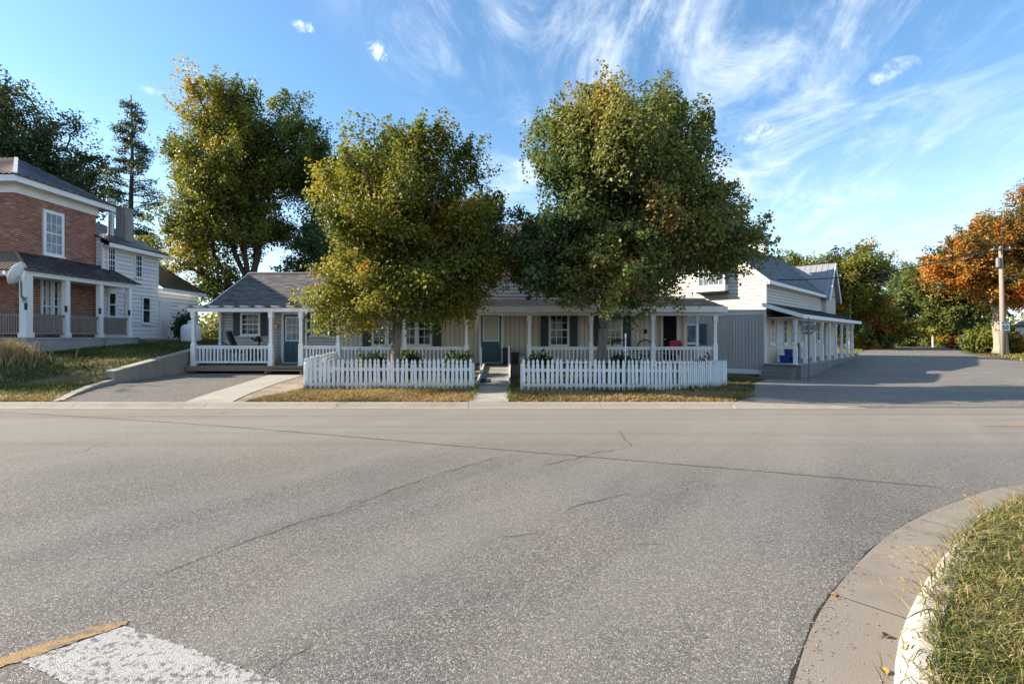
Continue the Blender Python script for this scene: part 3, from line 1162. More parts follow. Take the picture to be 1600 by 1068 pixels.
# three leaves that lie in the near gutter, and a few weeds leaning over the kerb
for (ipx, ipy, sz, rot, lab) in ((1385, 994, .045, .4, 'curled brown leaf lying highest in the near gutter'), (1381, 1049, .05, 1.3, 'yellow leaf lying low in the near gutter by its stem'),
                                 (1302, 930, .035, 2.1, 'pale chip of leaf on the asphalt side of the gutter joint')):
    gx_, gy_ = G(ipx, ipy, .012)
    m = MB(Matrix.Translation((gx_, gy_, .013)) @ Matrix.Rotation(rot, 4, 'Z'))
    m.tint = {.045: .12, .05: .95, .035: .6}[sz]
    m.add([(-.5 * sz, 0, 0.002), (-.2 * sz, -.42 * sz, .012), (.25 * sz, -.3 * sz, .016), (.62 * sz, 0, .004), (.25 * sz, .32 * sz, .014), (-.2 * sz, .4 * sz, .018), (0, 0, .004)],
          [(0, 1, 6), (1, 2, 6), (2, 3, 6), (3, 4, 6), (4, 5, 6), (5, 0, 6)])
    o = m.build('fallen_leaf', M['litter'])
    tag(o, lab, 'leaf')
    m = MB(Matrix.Translation((gx_, gy_, .013)) @ Matrix.Rotation(rot, 4, 'Z'))
    m.tint = .3
    m.tube([(-.5 * sz, 0, .003), (-.8 * sz, .02, .006), (-1.2 * sz, .05 * sz, .004)], .0013, 4)
    m.build('stem', M['litter'], o)
for (ipx, ipy, dx_, seed, lab) in ((1462, 900, -.16, 1, 'dry branching weed leaning over the white kerb'), (1463, 935, -.2, 2, 'lower dry weed stem lying across the white kerb'), (1530, 800, -.12, 3, 'small dry weed at the far end of white kerb')):
    gx_, gy_ = G(ipx, ipy, .12)
    rr = random.Random(seed)
    m = MB()
    m.tint = .62
    for k in range(9):
        ex, ey, ez = dx_ * rr.uniform(.4, 1.5), rr.uniform(-.1, .14), rr.uniform(.04, .2)
        pts = [(gx_ + rr.uniform(0, .04), gy_ + rr.uniform(-.03, .03), .1), (gx_ + ex * .5, gy_ + ey * .4, .11 + ez * .8), (gx_ + ex, gy_ + ey, .11 + ez)]
        m.tube(pts, [.0022, .0016, .0008], 4)
        for s in range(4):
            t = rr.uniform(.4, 1)
            b = Vector(pts[1]).lerp(Vector(pts[2]), t)
            m.tube([b, b + Vector((rr.uniform(-.03, .01), rr.uniform(-.03, .03), rr.uniform(0, .03)))], [.0025, .0008], 4)
    tag(m.build('dry_weed', M['dry_grass']), lab, 'weed')

# ------------------------------------------------------------------ building parts


def frame_at(P, U, N):
    """matrix with local x along the wall, y outwards, z up"""
    U, N = Vector(U).normalized(), Vector(N).normalized()
    m = Matrix.Identity(4)
    for i in range(3):
        m[i][0], m[i][1], m[i][2], m[i][3] = U[i], N[i], (0, 0, 1)[i], P[i]
    return m


def window(parent, P, U, N, w, h, cols, rows, glass='glass', fr='white', fw=.09, sill=True, sash=True, out=.045, label=None):
    Mx = frame_at(P, U, N)
    m = MB(Mx)
    m.box(0, fw, .0, out, 0, h)
    m.box(w - fw, w, .0, out, 0, h)
    m.box(fw, w - fw, .0, out, h - fw, h)
    m.box(fw, w - fw, .0, out, 0, fw * .8)
    if sash:
        m.box(fw, w - fw, .0, out - .012, h * .5 - .025, h * .5 + .025)
    win = m.build('window', M[fr], parent, label=label)
    m = MB(Mx)
    e = random.uniform(-.004, .004)
    m.quad((fw, .024 + e, fw * .8), (w - fw, .024 - e, fw * .8), (w - fw, .024 - e, h - fw), (fw, .024 + e, h - fw))
    m.build('pane', M[glass], win)
    m = MB(Mx)
    iw, ih, z0 = w - 2 * fw, h - 1.8 * fw, fw * .8
    for i in range(1, cols):
        x = fw + iw * i / cols
        m.box(x - .011, x + .011, .026, .034, z0, h - fw)
    for j in range(1, rows):
        z = z0 + ih * j / rows
        m.box(fw, w - fw, .0262, .0338, z - .011, z + .011)
    if cols > 1 or rows > 1:
        m.build('glazing_bar', M[fr], win)
    if sill:
        m = MB(Mx)
        m.box(-.04, w + .04, 0, out + .05, -.06, -.002)
        m.build('sill', M[fr], win)
    return win


def shutter(parent, P, U, N, w, h, mat='shutter'):
    Mx = frame_at(P, U, N)
    m = MB(Mx)
    m.box(0, w, .02, .04, 0, h)
    n = 3
    for i in range(n):
        a, b = w * i / n + .012, w * (i + 1) / n - .012
        m.box(a, b, .041, .058, 0.004, h - .004)
    m.box(.0, w, .059, .074, h * .16, h * .16 + .07)
    m.box(.0, w, .059, .074, h * .78, h * .78 + .07)
    return m.build('shutter', M[mat], parent)


def door(parent, P, U, N, w, h, mat, gz0, gz1, gcols, grows, glass, handle_left=True, fr='white', name='door', label=None, panels=True):
    Mx = frame_at(P, U, N)
    m = MB(Mx)
    m.box(0, w, .02, .05, .03, h)
    if panels:
        for a, b in ((.13, .46), (.54, .87)):
            m.box(w * a, w * b, .052, .062, .2, gz0 - .12)
            m.box(w * a + .05, w * b - .05, .063, .07, .26, gz0 - .18)
    d = m.build(name, M[mat], parent, label=label)
    m = MB(Mx)
    f = .1
    m.box(-f, -.004, 0, .07, 0, h + f)
    m.box(w + .004, w + f, 0, .07, 0, h + f)
    m.box(-.004, w + .004, 0, .07, h + .004, h + f)
    m.box(-.004, w + .004, .0, .1, -.0, .027)
    m.build('door_casing', M[fr], d)
    if gz1 > gz0:
        m = MB(Mx)
        a, b = .12, w - .12
        m.box(a - .05, a, .052, .07, gz0 - .05, gz1 + .05)
        m.box(b, b + .05, .052, .07, gz0 - .05, gz1 + .05)
        m.box(a, b, .052, .07, gz1, gz1 + .05)
        m.box(a, b, .052, .07, gz0 - .05, gz0)
        for i in range(1, gcols):
            x = a + (b - a) * i / gcols
            m.box(x - .01, x + .01, .057, .066, gz0, gz1)
        for j in range(1, grows):
            z = gz0 + (gz1 - gz0) * j / grows
            m.box(a, b, .0572, .0658, z - .01, z + .01)
        m.build('glazing_frame', M['white'], d)
        m = MB(Mx)
        m.quad((a, .055, gz0), (b, .055, gz0), (b, .055, gz1), (a, .055, gz1))
        m.build('pane', M[glass], d)
    m = MB(Mx)
    hx = .07 if handle_left else w - .07
    m.tube([(hx, .05, gz0 - .12 if gz1 > gz0 else 1.0), (hx, .085, gz0 - .12 if gz1 > gz0 else 1.0), (hx, .1, gz0 - .12 if gz1 > gz0 else 1.0), (hx, .125, gz0 - .12 if gz1 > gz0 else 1.0)], [.015, .012, .03, .022], 8)
    m.build('handle', M['brass'], d)
    return d


def siding(parent, P, U, N, L, z0, z1, pitch, mat, name='siding_board', clip=None, thick=.045, gap=.014):
    """horizontal clapboards; clip(z) -> (x0, x1) gives the run at a height"""
    Mx = frame_at(P, U, N)
    n = int(math.ceil((z1 - z0) / pitch))
    shared = None
    for i in range(n):
        a = z0 + i * pitch
        b = min(z0 + (i + 1) * pitch, z1)
        if clip is None:
            if shared is None or b - a < pitch - 1e-6:
                m = MB(Mx)
                m.prism([(0.0, a), (thick, a), (.012, b - gap), (0.0, b - gap)], 'x', 0, L)
                o = m.build(name, M[mat], parent)
                if shared is None:
                    shared = (o, a)
            else:
                copy_part(shared[0], (0, 0, a - shared[1]), 0, parent)
        else:
            xa0, xa1 = clip(a)
            xb0, xb1 = clip(b)
            if xa1 - xa0 < .05:
                continue
            if xb1 - xb0 < .01:
                xb0 = xb1 = (xb0 + xb1) / 2
                xb1 += .01
            m = MB(Mx)
            m.hexa([(xa0, 0, a), (xa1, 0, a), (xa1, thick, a), (xa0, thick, a)], [(xb0, 0, b - gap), (xb1, 0, b - gap), (xb1, .012, b - gap), (xb0, .012, b - gap)])
            m.build(name, M[mat], parent)


def boards(parent, P, U, N, L, z0, z1, pitch, mat, name='wall_board', gap=.012, thick=.022):
    """vertical boards with open grooves"""
    n = int(round(L / pitch))
    p = L / n
    m = MB()
    m.box(gap / 2, p - gap / 2, 0, thick, z0, z1)
    Uv, Nv = Vector(U).normalized(), Vector(N).normalized()
    ang = math.atan2(Uv.y, Uv.x)
    flip = Uv.cross(Vector((0, 0, 1))).dot(Nv) < 0
    mm = MB(frame_at((0, 0, 0), U, N))
    mm.v, mm.t, mm.f = [], [], []
    mm.box(gap / 2, p - gap / 2, 0, thick, z0, z1)
    base = None
    for i in range(n):
        loc = Vector(P) + Uv * (p * i)
        if base is None:
            base = mm.build(name, M[mat], parent)
            base.location = (loc.x, loc.y, 0)
        else:
            copy_part(base, (loc.x, loc.y, 0), 0, parent)


def post(parent, x, y, z0, z1, w=.16, rail=.8, rotz=0.0, mat='white', name='porch_post', slim=.115):
    """square porch post: broad lower half, chamfered slim upper half, cap block"""
    m = MB(Matrix.Translation((x, y, 0)) @ Matrix.Rotation(rotz, 4, 'Z'))
    a, s = w / 2, slim / 2
    zr = z0 + rail

    def sq(r, z):
        return [(-r, -r, z), (r, -r, z), (r, r, z), (-r, r, z)]
    m.hexa(sq(a, z0), sq(a, zr))
    m.hexa(sq(a - .001, zr), sq(s, zr + .09))
    m.hexa(sq(s, zr + .09), sq(s, z1 - .28))
    m.hexa(sq(s, z1 - .28), sq(a - .001, z1 - .2))
    m.hexa(sq(a, z1 - .2), sq(a, z1))
    m.hexa(sq(a + .015, z0), sq(a + .015, z0 + .05))
    return m.build(name, M[mat], parent)


def railing(parent, A_, B_, zt, zb, pitch, mat='white', bw=.042, thick=.09, name='railing', rails=True):
    """top and bottom rail with separate balusters"""
    A_, B_ = Vector((*A_, 0)), Vector((*B_, 0))
    d = B_ - A_
    L = d.length
    u = d.normalized()
    m = MB()
    m.bar((A_.x, A_.y, zt - .022), (B_.x, B_.y, zt - .022), thick, .044)
    m.bar((A_.x, A_.y, zt - .085), (B_.x, B_.y, zt - .085), .04, .07)
    m.bar((A_.x, A_.y, zb + .035), (B_.x, B_.y, zb + .035), .06, .07)
    r = m.build(name, M[mat], parent)
    n = max(1, int(round(L / pitch)) - 1)
    ang = math.atan2(u.y, u.x)
    m = MB(Matrix.Rotation(ang, 4, 'Z'))
    m.box(-bw / 2, bw / 2, -.017, .017, zb + .03, zt - .05)
    base = None
    for i in range(n):
        p = A_ + d * ((i + 1) / (n + 1))
        if base is None:
            base = m.build('baluster', M[mat], r)
            base.location = (p.x, p.y, 0)
        else:
            copy_part(base, (p.x, p.y, 0), 0, r)
    return r


def shingles(parent, A_, U, Sv, L, D, mat, tab=.3, expo=.145, base_t=.04, seed=0, name='roof'):
    """a roof plane: a deck slab and courses of shingle tabs laid on it"""
    U, Sv = Vector(U).normalized(), Vector(Sv).normalized()
    N = U.cross(Sv).normalized()
    if N.z < 0:
        N = -N
    A_ = Vector(A_)
    Mx = Matrix.Identity(4)
    for i in range(3):
        Mx[i][0], Mx[i][1], Mx[i][2], Mx[i][3] = U[i], Sv[i], N[i], A_[i]
    m = MB(Mx)
    m.tint = .2
    m.box(0, L, 0, D, -base_t, 0)
    roof = m.build(name, M[mat], parent)
    rr = random.Random(seed)
    m = MB(Mx)
    n = int(D / expo)
    for i in range(n):
        y0, y1 = i * expo, min((i + 1) * expo + .01, D)
        x = -rr.uniform(0, tab)
        while x < L:
            w_ = tab * rr.uniform(.55, 1.15)
            a, b = max(x, 0), min(x + w_, L)
            if b - a > .01:
                m.tint = min(1, max(0, rr.gauss(.45, .28)))
                t = rr.uniform(.007, .013)
                dr_ = rr.uniform(0, .012)
                m.add([(a, y0 + dr_, .001), (b, y0 + dr_, .001), (b, y1, .001), (a, y1, .001), (a, y0 + dr_, t), (b, y0 + dr_, t), (b, y1, .003), (a, y1, .003)],
                      [(4, 5, 6, 7), (0, 1, 5, 4), (1, 2, 6, 5), (3, 0, 4, 7)])
            x += w_
    m.build('shingle', M[mat], roof, kind='stuff')
    return roof


# ------------------------------------------------------------------ cottage at the left end of the porch
WY = 20.5
FZ = .52
cot = thing('cottage', 'low grey-sided cottage with shingle roof at the left end of the long porch', 'cottage', (-9.8, 20.5, .3))
m = MB()
m.box(-12.3, -7.36, WY + .03, 26.0, .0, 2.9)
m.prism([(WY + .03, 2.9), (25.98, 2.9), (23.2, 4.5)], 'x', -12.28, -7.37)
m.build('wall', M['groove'], cot)
siding(cot, (-12.3, WY, 0), (1, 0, 0), (0, -1, 0), 4.94, .3, 2.9, .125, 'grey_siding', thick=.03)
siding(cot, (-12.3, 26.0, 0), (0, -1, 0), (-1, 0, 0), 5.5, .3, 4.5, .16, 'grey_siding', clip=lambda z: (0, 5.5) if z < 2.9 else ((z - 2.9) * 1.73, 5.5 - (z - 2.9) * 1.73))
m = MB()
m.box(-12.34, -12.24, WY - .03, WY + .06, .3, 2.9)
m.build('corner_trim', M['white_old'], cot)
m = MB()
m.box(-7.42, -7.3, WY - .035, WY + .02, .3, 2.9)
m.build('corner_trim', M['white_old'], cot)
slope = math.hypot(3.3, 1.82)
ro = shingles(cot, (-12.5, 19.9, 2.85), (1, 0, 0), (0, 3.3, 1.82), 5.95, slope, 'shingle', seed=3)
shingles(cot, (-12.5, 26.5, 2.85), (1, 0, 0), (0, -3.3, 1.82), 5.95, slope, 'shingle', tab=.6, expo=.29, seed=4)
m = MB()
m.prism([(23.0, 4.6), (23.2, 4.71), (23.4, 4.6), (23.2, 4.68)], 'x', -12.5, -6.55)
m.build('ridge_cap', M['shingle'], ro)
m = MB()
m.hexa([(-12.54, 19.88, 2.70), (-12.505, 19.88, 2.70), (-12.505, 23.2, 4.53), (-12.54, 23.2, 4.53)], [(-12.54, 19.88, 2.86), (-12.505, 19.88, 2.86), (-12.505, 23.2, 4.69), (-12.54, 23.2, 4.69)])
m.hexa([(-12.54, 23.202, 4.53), (-12.505, 23.202, 4.53), (-12.505, 26.5, 2.70), (-12.54, 26.5, 2.70)], [(-12.54, 23.202, 4.69), (-12.505, 23.202, 4.69), (-12.505, 26.5, 2.86), (-12.54, 26.5, 2.86)])
m.build('barge_board', M['white_old'], cot)
# front window pair with shutters, and the teal door
window(cot, (-11.42, WY - .03, 1.68), (1, 0, 0), (0, -1, 0), .84, .95, 3, 4, fw=.085)
shutter(cot, (-11.72, WY - .02, 1.66), (1, 0, 0), (0, -1, 0), .29, .97)
shutter(cot, (-10.57, WY - .02, 1.66), (1, 0, 0), (0, -1, 0), .29, .97)
window(cot, (-8.47, WY - .03, 1.68), (1, 0, 0), (0, -1, 0), .8, .95, 1, 2, fw=.08)
shutter(cot, (-8.77, WY - .02, 1.66), (1, 0, 0), (0, -1, 0), .29, .97)
shutter(cot, (-7.66, WY - .02, 1.66), (1, 0, 0), (0, -1, 0), .24, .97)
door(cot, (-9.58, WY - .02, FZ), (1, 0, 0), (0, -1, 0), .88, 2.03, 'teal', .97, 1.9, 3, 3, 'glass_pale')
# wall lamp and what hangs under it
m = MB(frame_at((-9.86, WY - .02, 2.1), (1, 0, 0), (0, -1, 0)))
m.box(-.05, .05, 0, .02, -.1, .1)
m.tube([(0, .02, .06), (0, .1, .1), (0, .13, .05)], .01, 5)
m.lathe([(.02, .06), (.06, .03), (.05, -.12), (.02, -.15)], 6, (0, .13, 0))
m.build('wall_lamp', M['brass'], cot)

# pergola rafters and beam over the cottage porch
m = MB()
m.box(-12.42, -6.62, 18.6, 18.76, 2.58, 2.72)
beam = m.build('porch_beam', M['white'], cot)
m = MB()
m.hexa([(-.028, 18.3, 2.735), (.028, 18.3, 2.735), (.028, 20.4, 2.735), (-.028, 20.4, 2.735)], [(-.028, 18.22, 2.80), (.028, 18.22, 2.80), (.028, 20.4, 2.90), (-.028, 20.4, 2.90)])
raf = m.build('rafter', M['white_old'], cot)
raf.location = (-12.55, 0, 0)
for i in range(1, 11):
    copy_part(raf, (-12.55 + i * .585, 0, 0), 0, cot)
m = MB()
m.hexa([(-12.6, 18.85, 2.84), (-6.6, 18.85, 2.84), (-6.6, 20.45, 2.915), (-12.6, 20.45, 2.915)], [(-12.6, 18.85, 2.855), (-6.6, 18.85, 2.855), (-6.6, 20.45, 2.93), (-12.6, 20.45, 2.93)])
m.build('porch_ceiling', M['deck'], cot)
for px_ in (303, 423.7, 470.6):
    post(cot, X(px_, 18.7), 18.7, FZ, 2.58, .165, .8)
post(cot, -12.22, 20.38, FZ, 2.73, .11, .8, slim=.09)
railing(cot, (X(303, 18.7) + .09, 18.7), (X(423.7, 18.7) - .09, 18.7), 1.29, .62, .138)
railing(cot, (X(470.6, 18.7) + .09, 18.7), (X(529, 18.7) - .09, 18.7), 1.29, .62, .125)
railing(cot, (X(303, 18.7), 18.8), (X(303, 18.7), 20.35), 1.29, .62, .138)
# porch deck: boards run along the wall
base = None
for i in range(13):
    m = MB()
    y0 = 18.5 + i * .15
    if base is None:
        m.box(-12.38, -6.7, -.07, .07, FZ - .035, FZ)
        base = m.build('deck_board', M['deck'], cot)
        base.location = (0, y0 + .07, 0)
    else:
        copy_part(base, (0, y0 + .07, 0), 0, cot)
m = MB()
m.box(-12.38, -6.7, 18.46, 18.498, .33, .516)
m.build('fascia_board', M['deck'], cot)
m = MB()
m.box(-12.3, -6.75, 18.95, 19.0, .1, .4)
m.build('gap_shade', M['dark'], cot)  # near-black sheet standing in for the shade under the deck
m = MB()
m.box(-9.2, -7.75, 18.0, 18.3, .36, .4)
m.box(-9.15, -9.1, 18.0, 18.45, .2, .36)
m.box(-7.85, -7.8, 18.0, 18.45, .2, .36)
stp = m.build('porch_step', M['deck'], cot)
m = MB()
m.box(-9.15, -7.8, 18.3, 18.45, .43, .46)
m.build('step_board', M['deck'], stp)

# ------------------------------------------------------------------ long house behind the two trees
lon = thing('long_house', 'long beige boarded house with white railed porch behind the two maples', 'house', (0, 20.5, .3))
m = MB()
m.box(-7.28, 7.34, WY + .03, 29.0, -.2, 3.05)
m.build('wall', M['groove'], lon)
boards(lon, (-7.28, WY + .028, 0), (1, 0, 0), (0, -1, 0), 14.62, .0, 2.85, .195, 'beige_board', gap=.016, thick=.03)
m = MB()
m.box(7.22, 7.37, WY - .05, WY + .1, -.2, 2.85)
m.build('corner_trim', M['beige_board'], lon)
# quadruple window
m = MB(frame_at((-5.9, WY - .03, 1.25), (1, 0, 0), (0, -1, 0)))
for i in range(4):
    window(lon, (-5.9 + i * .632, WY - .01, 1.25), (1, 0, 0), (0, -1, 0), .63, 1.42, 2, 4, fw=.085, glass='glass')
shutter(lon, (-6.28, WY - .01, 1.22), (1, 0, 0), (0, -1, 0), .34, 1.46)
shutter(lon, (-3.33, WY - .01, 1.22), (1, 0, 0), (0, -1, 0), .34, 1.46)
door(lon, (-1.3, WY - .01, FZ), (1, 0, 0), (0, -1, 0), .84, 2.06, 'teal', .96, 1.9, 1, 1, 'blind', handle_left=False)
window(lon, (1.55, WY - .01, 1.24), (1, 0, 0), (0, -1, 0), .86, 1.36, 3, 4, fw=.085)
shutter(lon, (1.2, WY - .01, 1.22), (1, 0, 0), (0, -1, 0), .32, 1.38)
shutter(lon, (2.44, WY - .01, 1.22), (1, 0, 0), (0, -1, 0), .32, 1.38)
window(lon, (3.82, WY - .01, 1.24), (1, 0, 0), (0, -1, 0), .84, 1.36, 3, 4, glass='glass_warm', fw=.085)
shutter(lon, (3.46, WY - .01, 1.22), (1, 0, 0), (0, -1, 0), .32, 1.38)
shutter(lon, (4.69, WY - .01, 1.22), (1, 0, 0), (0, -1, 0), .32, 1.38)
door(lon, (6.35, WY - .01, FZ), (1, 0, 0), (0, -1, 0), .56, 1.97, 'dark', 1, 0, 1, 1, 'glass', name='doorway', label='dark open doorway with beige casing', fr='beige_board', panels=False)
# small lamp beside the doorway
m = MB(frame_at((5.62, WY - .01, 1.85), (1, 0, 0), (0, -1, 0)))
m.box(-.04, .04, 0, .02, -.08, .08)
m.lathe([(.02, .1), (.05, .06), (.045, -.08), (.02, -.1)], 6, (0, .09, 0))
m.build('wall_lamp', M['black'], lon)
# porch roof
sl_ = math.hypot(2.05, .44)
ro = shingles(lon, (-6.58, 18.42, 2.76), (1, 0, 0), (0, 2.05, .44), 14.72, sl_, 'shingle_dark', seed=8)
m = MB()
m.box(-6.58, 8.14, 20.44, 20.5, 3.19, 3.26)
m.build('flashing', M['white_old'], ro)
m = MB()
m.box(-6.6, 8.16, 18.385, 18.418, 2.56, 2.78)
m.build('fascia_board', M['white'], lon)
m = MB()
m.box(-6.6, 8.14, 18.42, 20.46, 2.585, 2.6)
m.build('porch_ceiling', M['white_old'], lon)
m = MB()
m.prism([(18.42, 2.6), (20.46, 2.6), (20.46, 3.14), (18.42, 2.7)], 'x', 8.10, 8.15)
m.build('gable_board', M['white_old'], lon)
m = MB()
m.box(-6.55, 8.0, 18.62, 18.78, 2.44, 2.583)
m.build('porch_beam', M['white_old'], lon)
pxs = [529, 633, 729, 827, 923.5, 1020, 1117]
for p in pxs:
    post(lon, X(p, 18.7), 18.7, FZ, 2.44, .165, .8)
post(lon, 7.78, 20.45, FZ, 2.58, .13, .7, slim=.1)
for i, (a, b) in enumerate(zip(pxs[:-1], pxs[1:])):
    if i == 2:
        continue
    railing(lon, (X(a, 18.7) + .09, 18.7), (X(b, 18.7) - .09, 18.7), 1.25, .6, .142)
railing(lon, (X(1117, 18.7), 18.8), (7.78, 20.38), 1.25, .6, .142)
base = None
for i in range(13):
    y0 = 18.5 + i * .15
    if base is None:
        m = MB()
        m.box(-6.69, 8.1, -.07, .07, FZ - .035, FZ)
        base = m.build('deck_board', M['deck'], lon)
        base.location = (0, y0 + .07, 0)
    else:
        copy_part(base, (0, y0 + .07, 0), 0, lon)
m = MB()
m.box(-6.69, 8.1, 18.46, 18.498, .33, .516)
m.build('fascia_board', M['deck'], lon)
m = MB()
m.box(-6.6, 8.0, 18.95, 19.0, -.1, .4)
m.build('gap_shade', M['dark'], lon)  # same dark sheet: shade of the gap below the deck, painted in
# upper storey, mostly behind the trees
m = MB()
m.box(-4.0, 6.3, 20.85, 29.0, 3.05, 5.4)
m.prism([(20.85, 5.4), (29.0, 5.4), (24.92, 7.3)], 'x', -4.0, 6.3)
m.build('upper_wall', M['beige_siding'], lon)
siding(lon, (-4.0, 20.84, 0), (1, 0, 0), (0, -1, 0), 10.3, 3.2, 5.35, .15, 'beige_siding')
window(lon, (-2.0, 20.79, 3.75), (1, 0, 0), (0, -1, 0), .9, 1.3, 2, 2)
shutter(lon, (-1.07, 20.815, 3.72), (1, 0, 0), (0, -1, 0), .36, 1.34)
shutter(lon, (-2.39, 20.815, 3.72), (1, 0, 0), (0, -1, 0), .36, 1.34)
window(lon, (2.4, 20.79, 3.75), (1, 0, 0), (0, -1, 0), .9, 1.3, 2, 2)
us = math.hypot(4.42, 2.15)
shingles(lon, (-4.2, 20.5, 5.25), (1, 0, 0), (0, 4.42, 2.15), 10.7, us, 'shingle', seed=9)
shingles(lon, (-4.2, 29.34, 5.25), (1, 0, 0), (0, -4.42, 2.15), 10.7, us, 'shingle', tab=.6, expo=.3, seed=10)

# entrance ramp and path to the main door
rampt = thing('entrance_ramp', 'short boarded ramp with a dark mat leading to the middle teal door', 'ramp', (-.6, 16.5, .1))
y0, y1, z0, z1 = 14.55, 18.45, .15, .515
nb = 24
base = None
ang = math.atan2(z1 - z0, y1 - y0)
for i in range(nb):
    t = (i + .5) / nb
    p = (-.57, y0 + (y1 - y0) * t, z0 + (z1 - z0) * t)
    if base is None:
        m = MB(Matrix.Rotation(ang, 4, 'X'))
        m.box(-.46, .46, -.078, .078, -.03, 0)
        base = m.build('ramp_board', M['ramp'], rampt)
        base.location = p
    else:
        copy_part(base, p, 0, rampt)
for s in (-.49, .49):
    m = MB()
    m.bar((-.57 + s, y0, z0 + .03), (-.57 + s, y1, z1 + .03), .05, .16)
    m.build('curb_rail', M['white_old'], rampt)
m = MB()
m.hexa([(-1.0, y0 + .6, z0 + .058), (-.68, y0 + .6, z0 + .058), (-.68, y1 + .9, z1 + .004), (-1.0, y1 + .9, z1 + .004)],
       [(-1.0, y0 + .6, z0 + .07), (-.68, y0 + .6, z0 + .07), (-.68, y1 + .9, z1 + .014), (-1.0, y1 + .9, z1 + .014)])
m.build('mat', M['rubber'], rampt)
for s, yy in ((-.56, 17.6), (.46, 17.9)):
    m = MB()
    zz_ = z0 + (z1 - z0) * (yy - y0) / (y1 - y0)
    m.box(-.57 + s - .035, -.57 + s + .035, yy - .035, yy + .035, .1, zz_ + .82)
    m.build('rail_post', M['white_old'], rampt)
wk = struct(link('front_path', None))
ys_ = [11.5, 12.25, 12.95, 13.7, 14.5]
for i in range(4):
    m = MB()
    a, b = ys_[i], ys_[i + 1] - .02
    za, zb = h1(-.6, a) + .035, h1(-.6, b) + .035
    m.hexa([(-1.02, a, -.05), (-.08, a, -.05), (-.08, b, -.05), (-1.02, b, -.05)], [(-1.02, a, za), (-.08, a, za), (-.08, b, zb), (-1.02, b, zb)])
    m.build('path_slab', M['walk'], wk)

# ------------------------------------------------------------------ corner building, turned towards the side street
C0 = Vector((13.6, 26.1, 0))
TH = math.atan2(.722, .692)
MC = Matrix.Translation(C0) @ Matrix.Rotation(TH, 4, 'Z')     # local x along the side street, y along the gable front
UA = (MC.to_3x3() @ Vector((1, 0, 0)))
UB = (MC.to_3x3() @ Vector((0, 1, 0)))


def cw(a, b, z=0.0):
    return tuple(MC @ Vector((a, b, z)))


cor = thing('corner_building', 'grey and cream gabled corner building with white post porch along the side street', 'building', tuple(C0))
EZ, RZ, HB = 4.62, 8.08, 3.6      # eave, ridge, half width
SLP = (RZ - EZ) / (HB + .3)
m = MB(MC)
m.box(.03, 16.4, .03, 2 * HB - .03, -.7, 4.7)
m.prism([(.03, 4.7), (2 * HB - .03, 4.7), (HB, RZ - .25)], 'x', .03, 16.4)
m.build('wall', M['groove'], cor)
nF, nS = -UA, -UB
# gable front: grey boards below, cream clapboards above
boards(cor, cw(0.03, 0), tuple(UB), tuple(nF), 7.2, -.12, 2.78, .17, 'grey_board', gap=.014, thick=.03)
m = MB(MC)
m.box(-.035, .0, -.03, 7.2, -.42, -.14)
m.build('skirt_board', M['white'], cor)
m = MB(MC)
m.box(-.02, .03, -.03, 7.2, 2.785, 2.83)
m.build('drip_board', M['grey_siding'], cor)


def gclip(z):
    if z < 4.75:
        return (0, 2 * HB)
    k = (z - 4.75) / SLP
    return (k, 2 * HB - k)


siding(cor, cw(.02, 0), tuple(UB), tuple(nF), 7.2, 2.84, 7.9, .2, 'beige_siding', clip=gclip)
# street side
boards(cor, cw(0, .03), tuple(UA), tuple(nS), 13.6, .1, 2.9, .2, 'beige_board', gap=.014, thick=.03)
siding(cor, cw(0, .02), tuple(UA), tuple(nS), 13.0, 2.95, 4.6, .17, 'beige_siding')
m = MB(MC)
m.box(-.05, .06, -.05, .06, 2.8, 4.66)
m.box(-.035, .06, -.035, .05, -.1, 2.8)
m.build('corner_trim', M['white'], cor)
for a0, a1, z0, z1 in ((.72, 1.52, 1.2, 2.66), (3.2, 3.98, 1.2, 2.66), (4.98, 5.8, 1.2, 2.66), (7.4, 8.2, 1.2, 2.66), (11.4, 12.2, 1.3, 2.6)):
    window(cor, cw(a0, -.01, z0), tuple(UA), tuple(nS), a1 - a0, z1 - z0, 2, 4, fw=.1)
door(cor, cw(1.98, -.01, .17), tuple(UA), tuple(nS), .84, 2.35, 'white_old', 1, 0, 1, 1, 'glass')
window(cor, cw(-.01, 4.95, 1.22), tuple(-UB), tuple(nF), 1.35, 1.15, 1, 1, fw=.08, glass='glass_pale', sash=False)
shutter(cor, cw(-.01, 3.56, 1.2), tuple(-UB), tuple(nF), .4, 1.18, 'teal')
# bay on the upper gable
m = MB(MC)
m.box(-.5, .0, 1.95, 3.5, 4.2, 4.55)
m.box(-.5, .0, 1.95, 3.5, 5.75, 6.0)
m.box(-.5, -.42, 1.95, 2.05, 4.55, 5.75)
m.box(-.5, -.42, 3.4, 3.5, 4.55, 5.75)
bay = m.build('bay_window', M['white'], cor)
m = MB(MC)
m.box(-.46, -.01, 1.98, 3.47, 4.55, 5.75)
m.build('pane', M['glass_pale'], bay)
m = MB(MC)
for k in range(1, 5):
    m.box(-.475, -.461, 2.0 + k * .29 - .012, 2.0 + k * .29 + .012, 4.55, 5.75)
for k in range(1, 3):
    m.box(-.4745, -.4615, 2.0, 3.45, 4.55 + k * .4 - .012, 4.55 + k * .4 + .012)
m.build('glazing_bar', M['white'], bay)
m = MB(MC)
m.box(-.55, .0, 1.9, 3.55, 4.1, 4.19)
m.build('bay_base', M['shingle_dark'], bay)
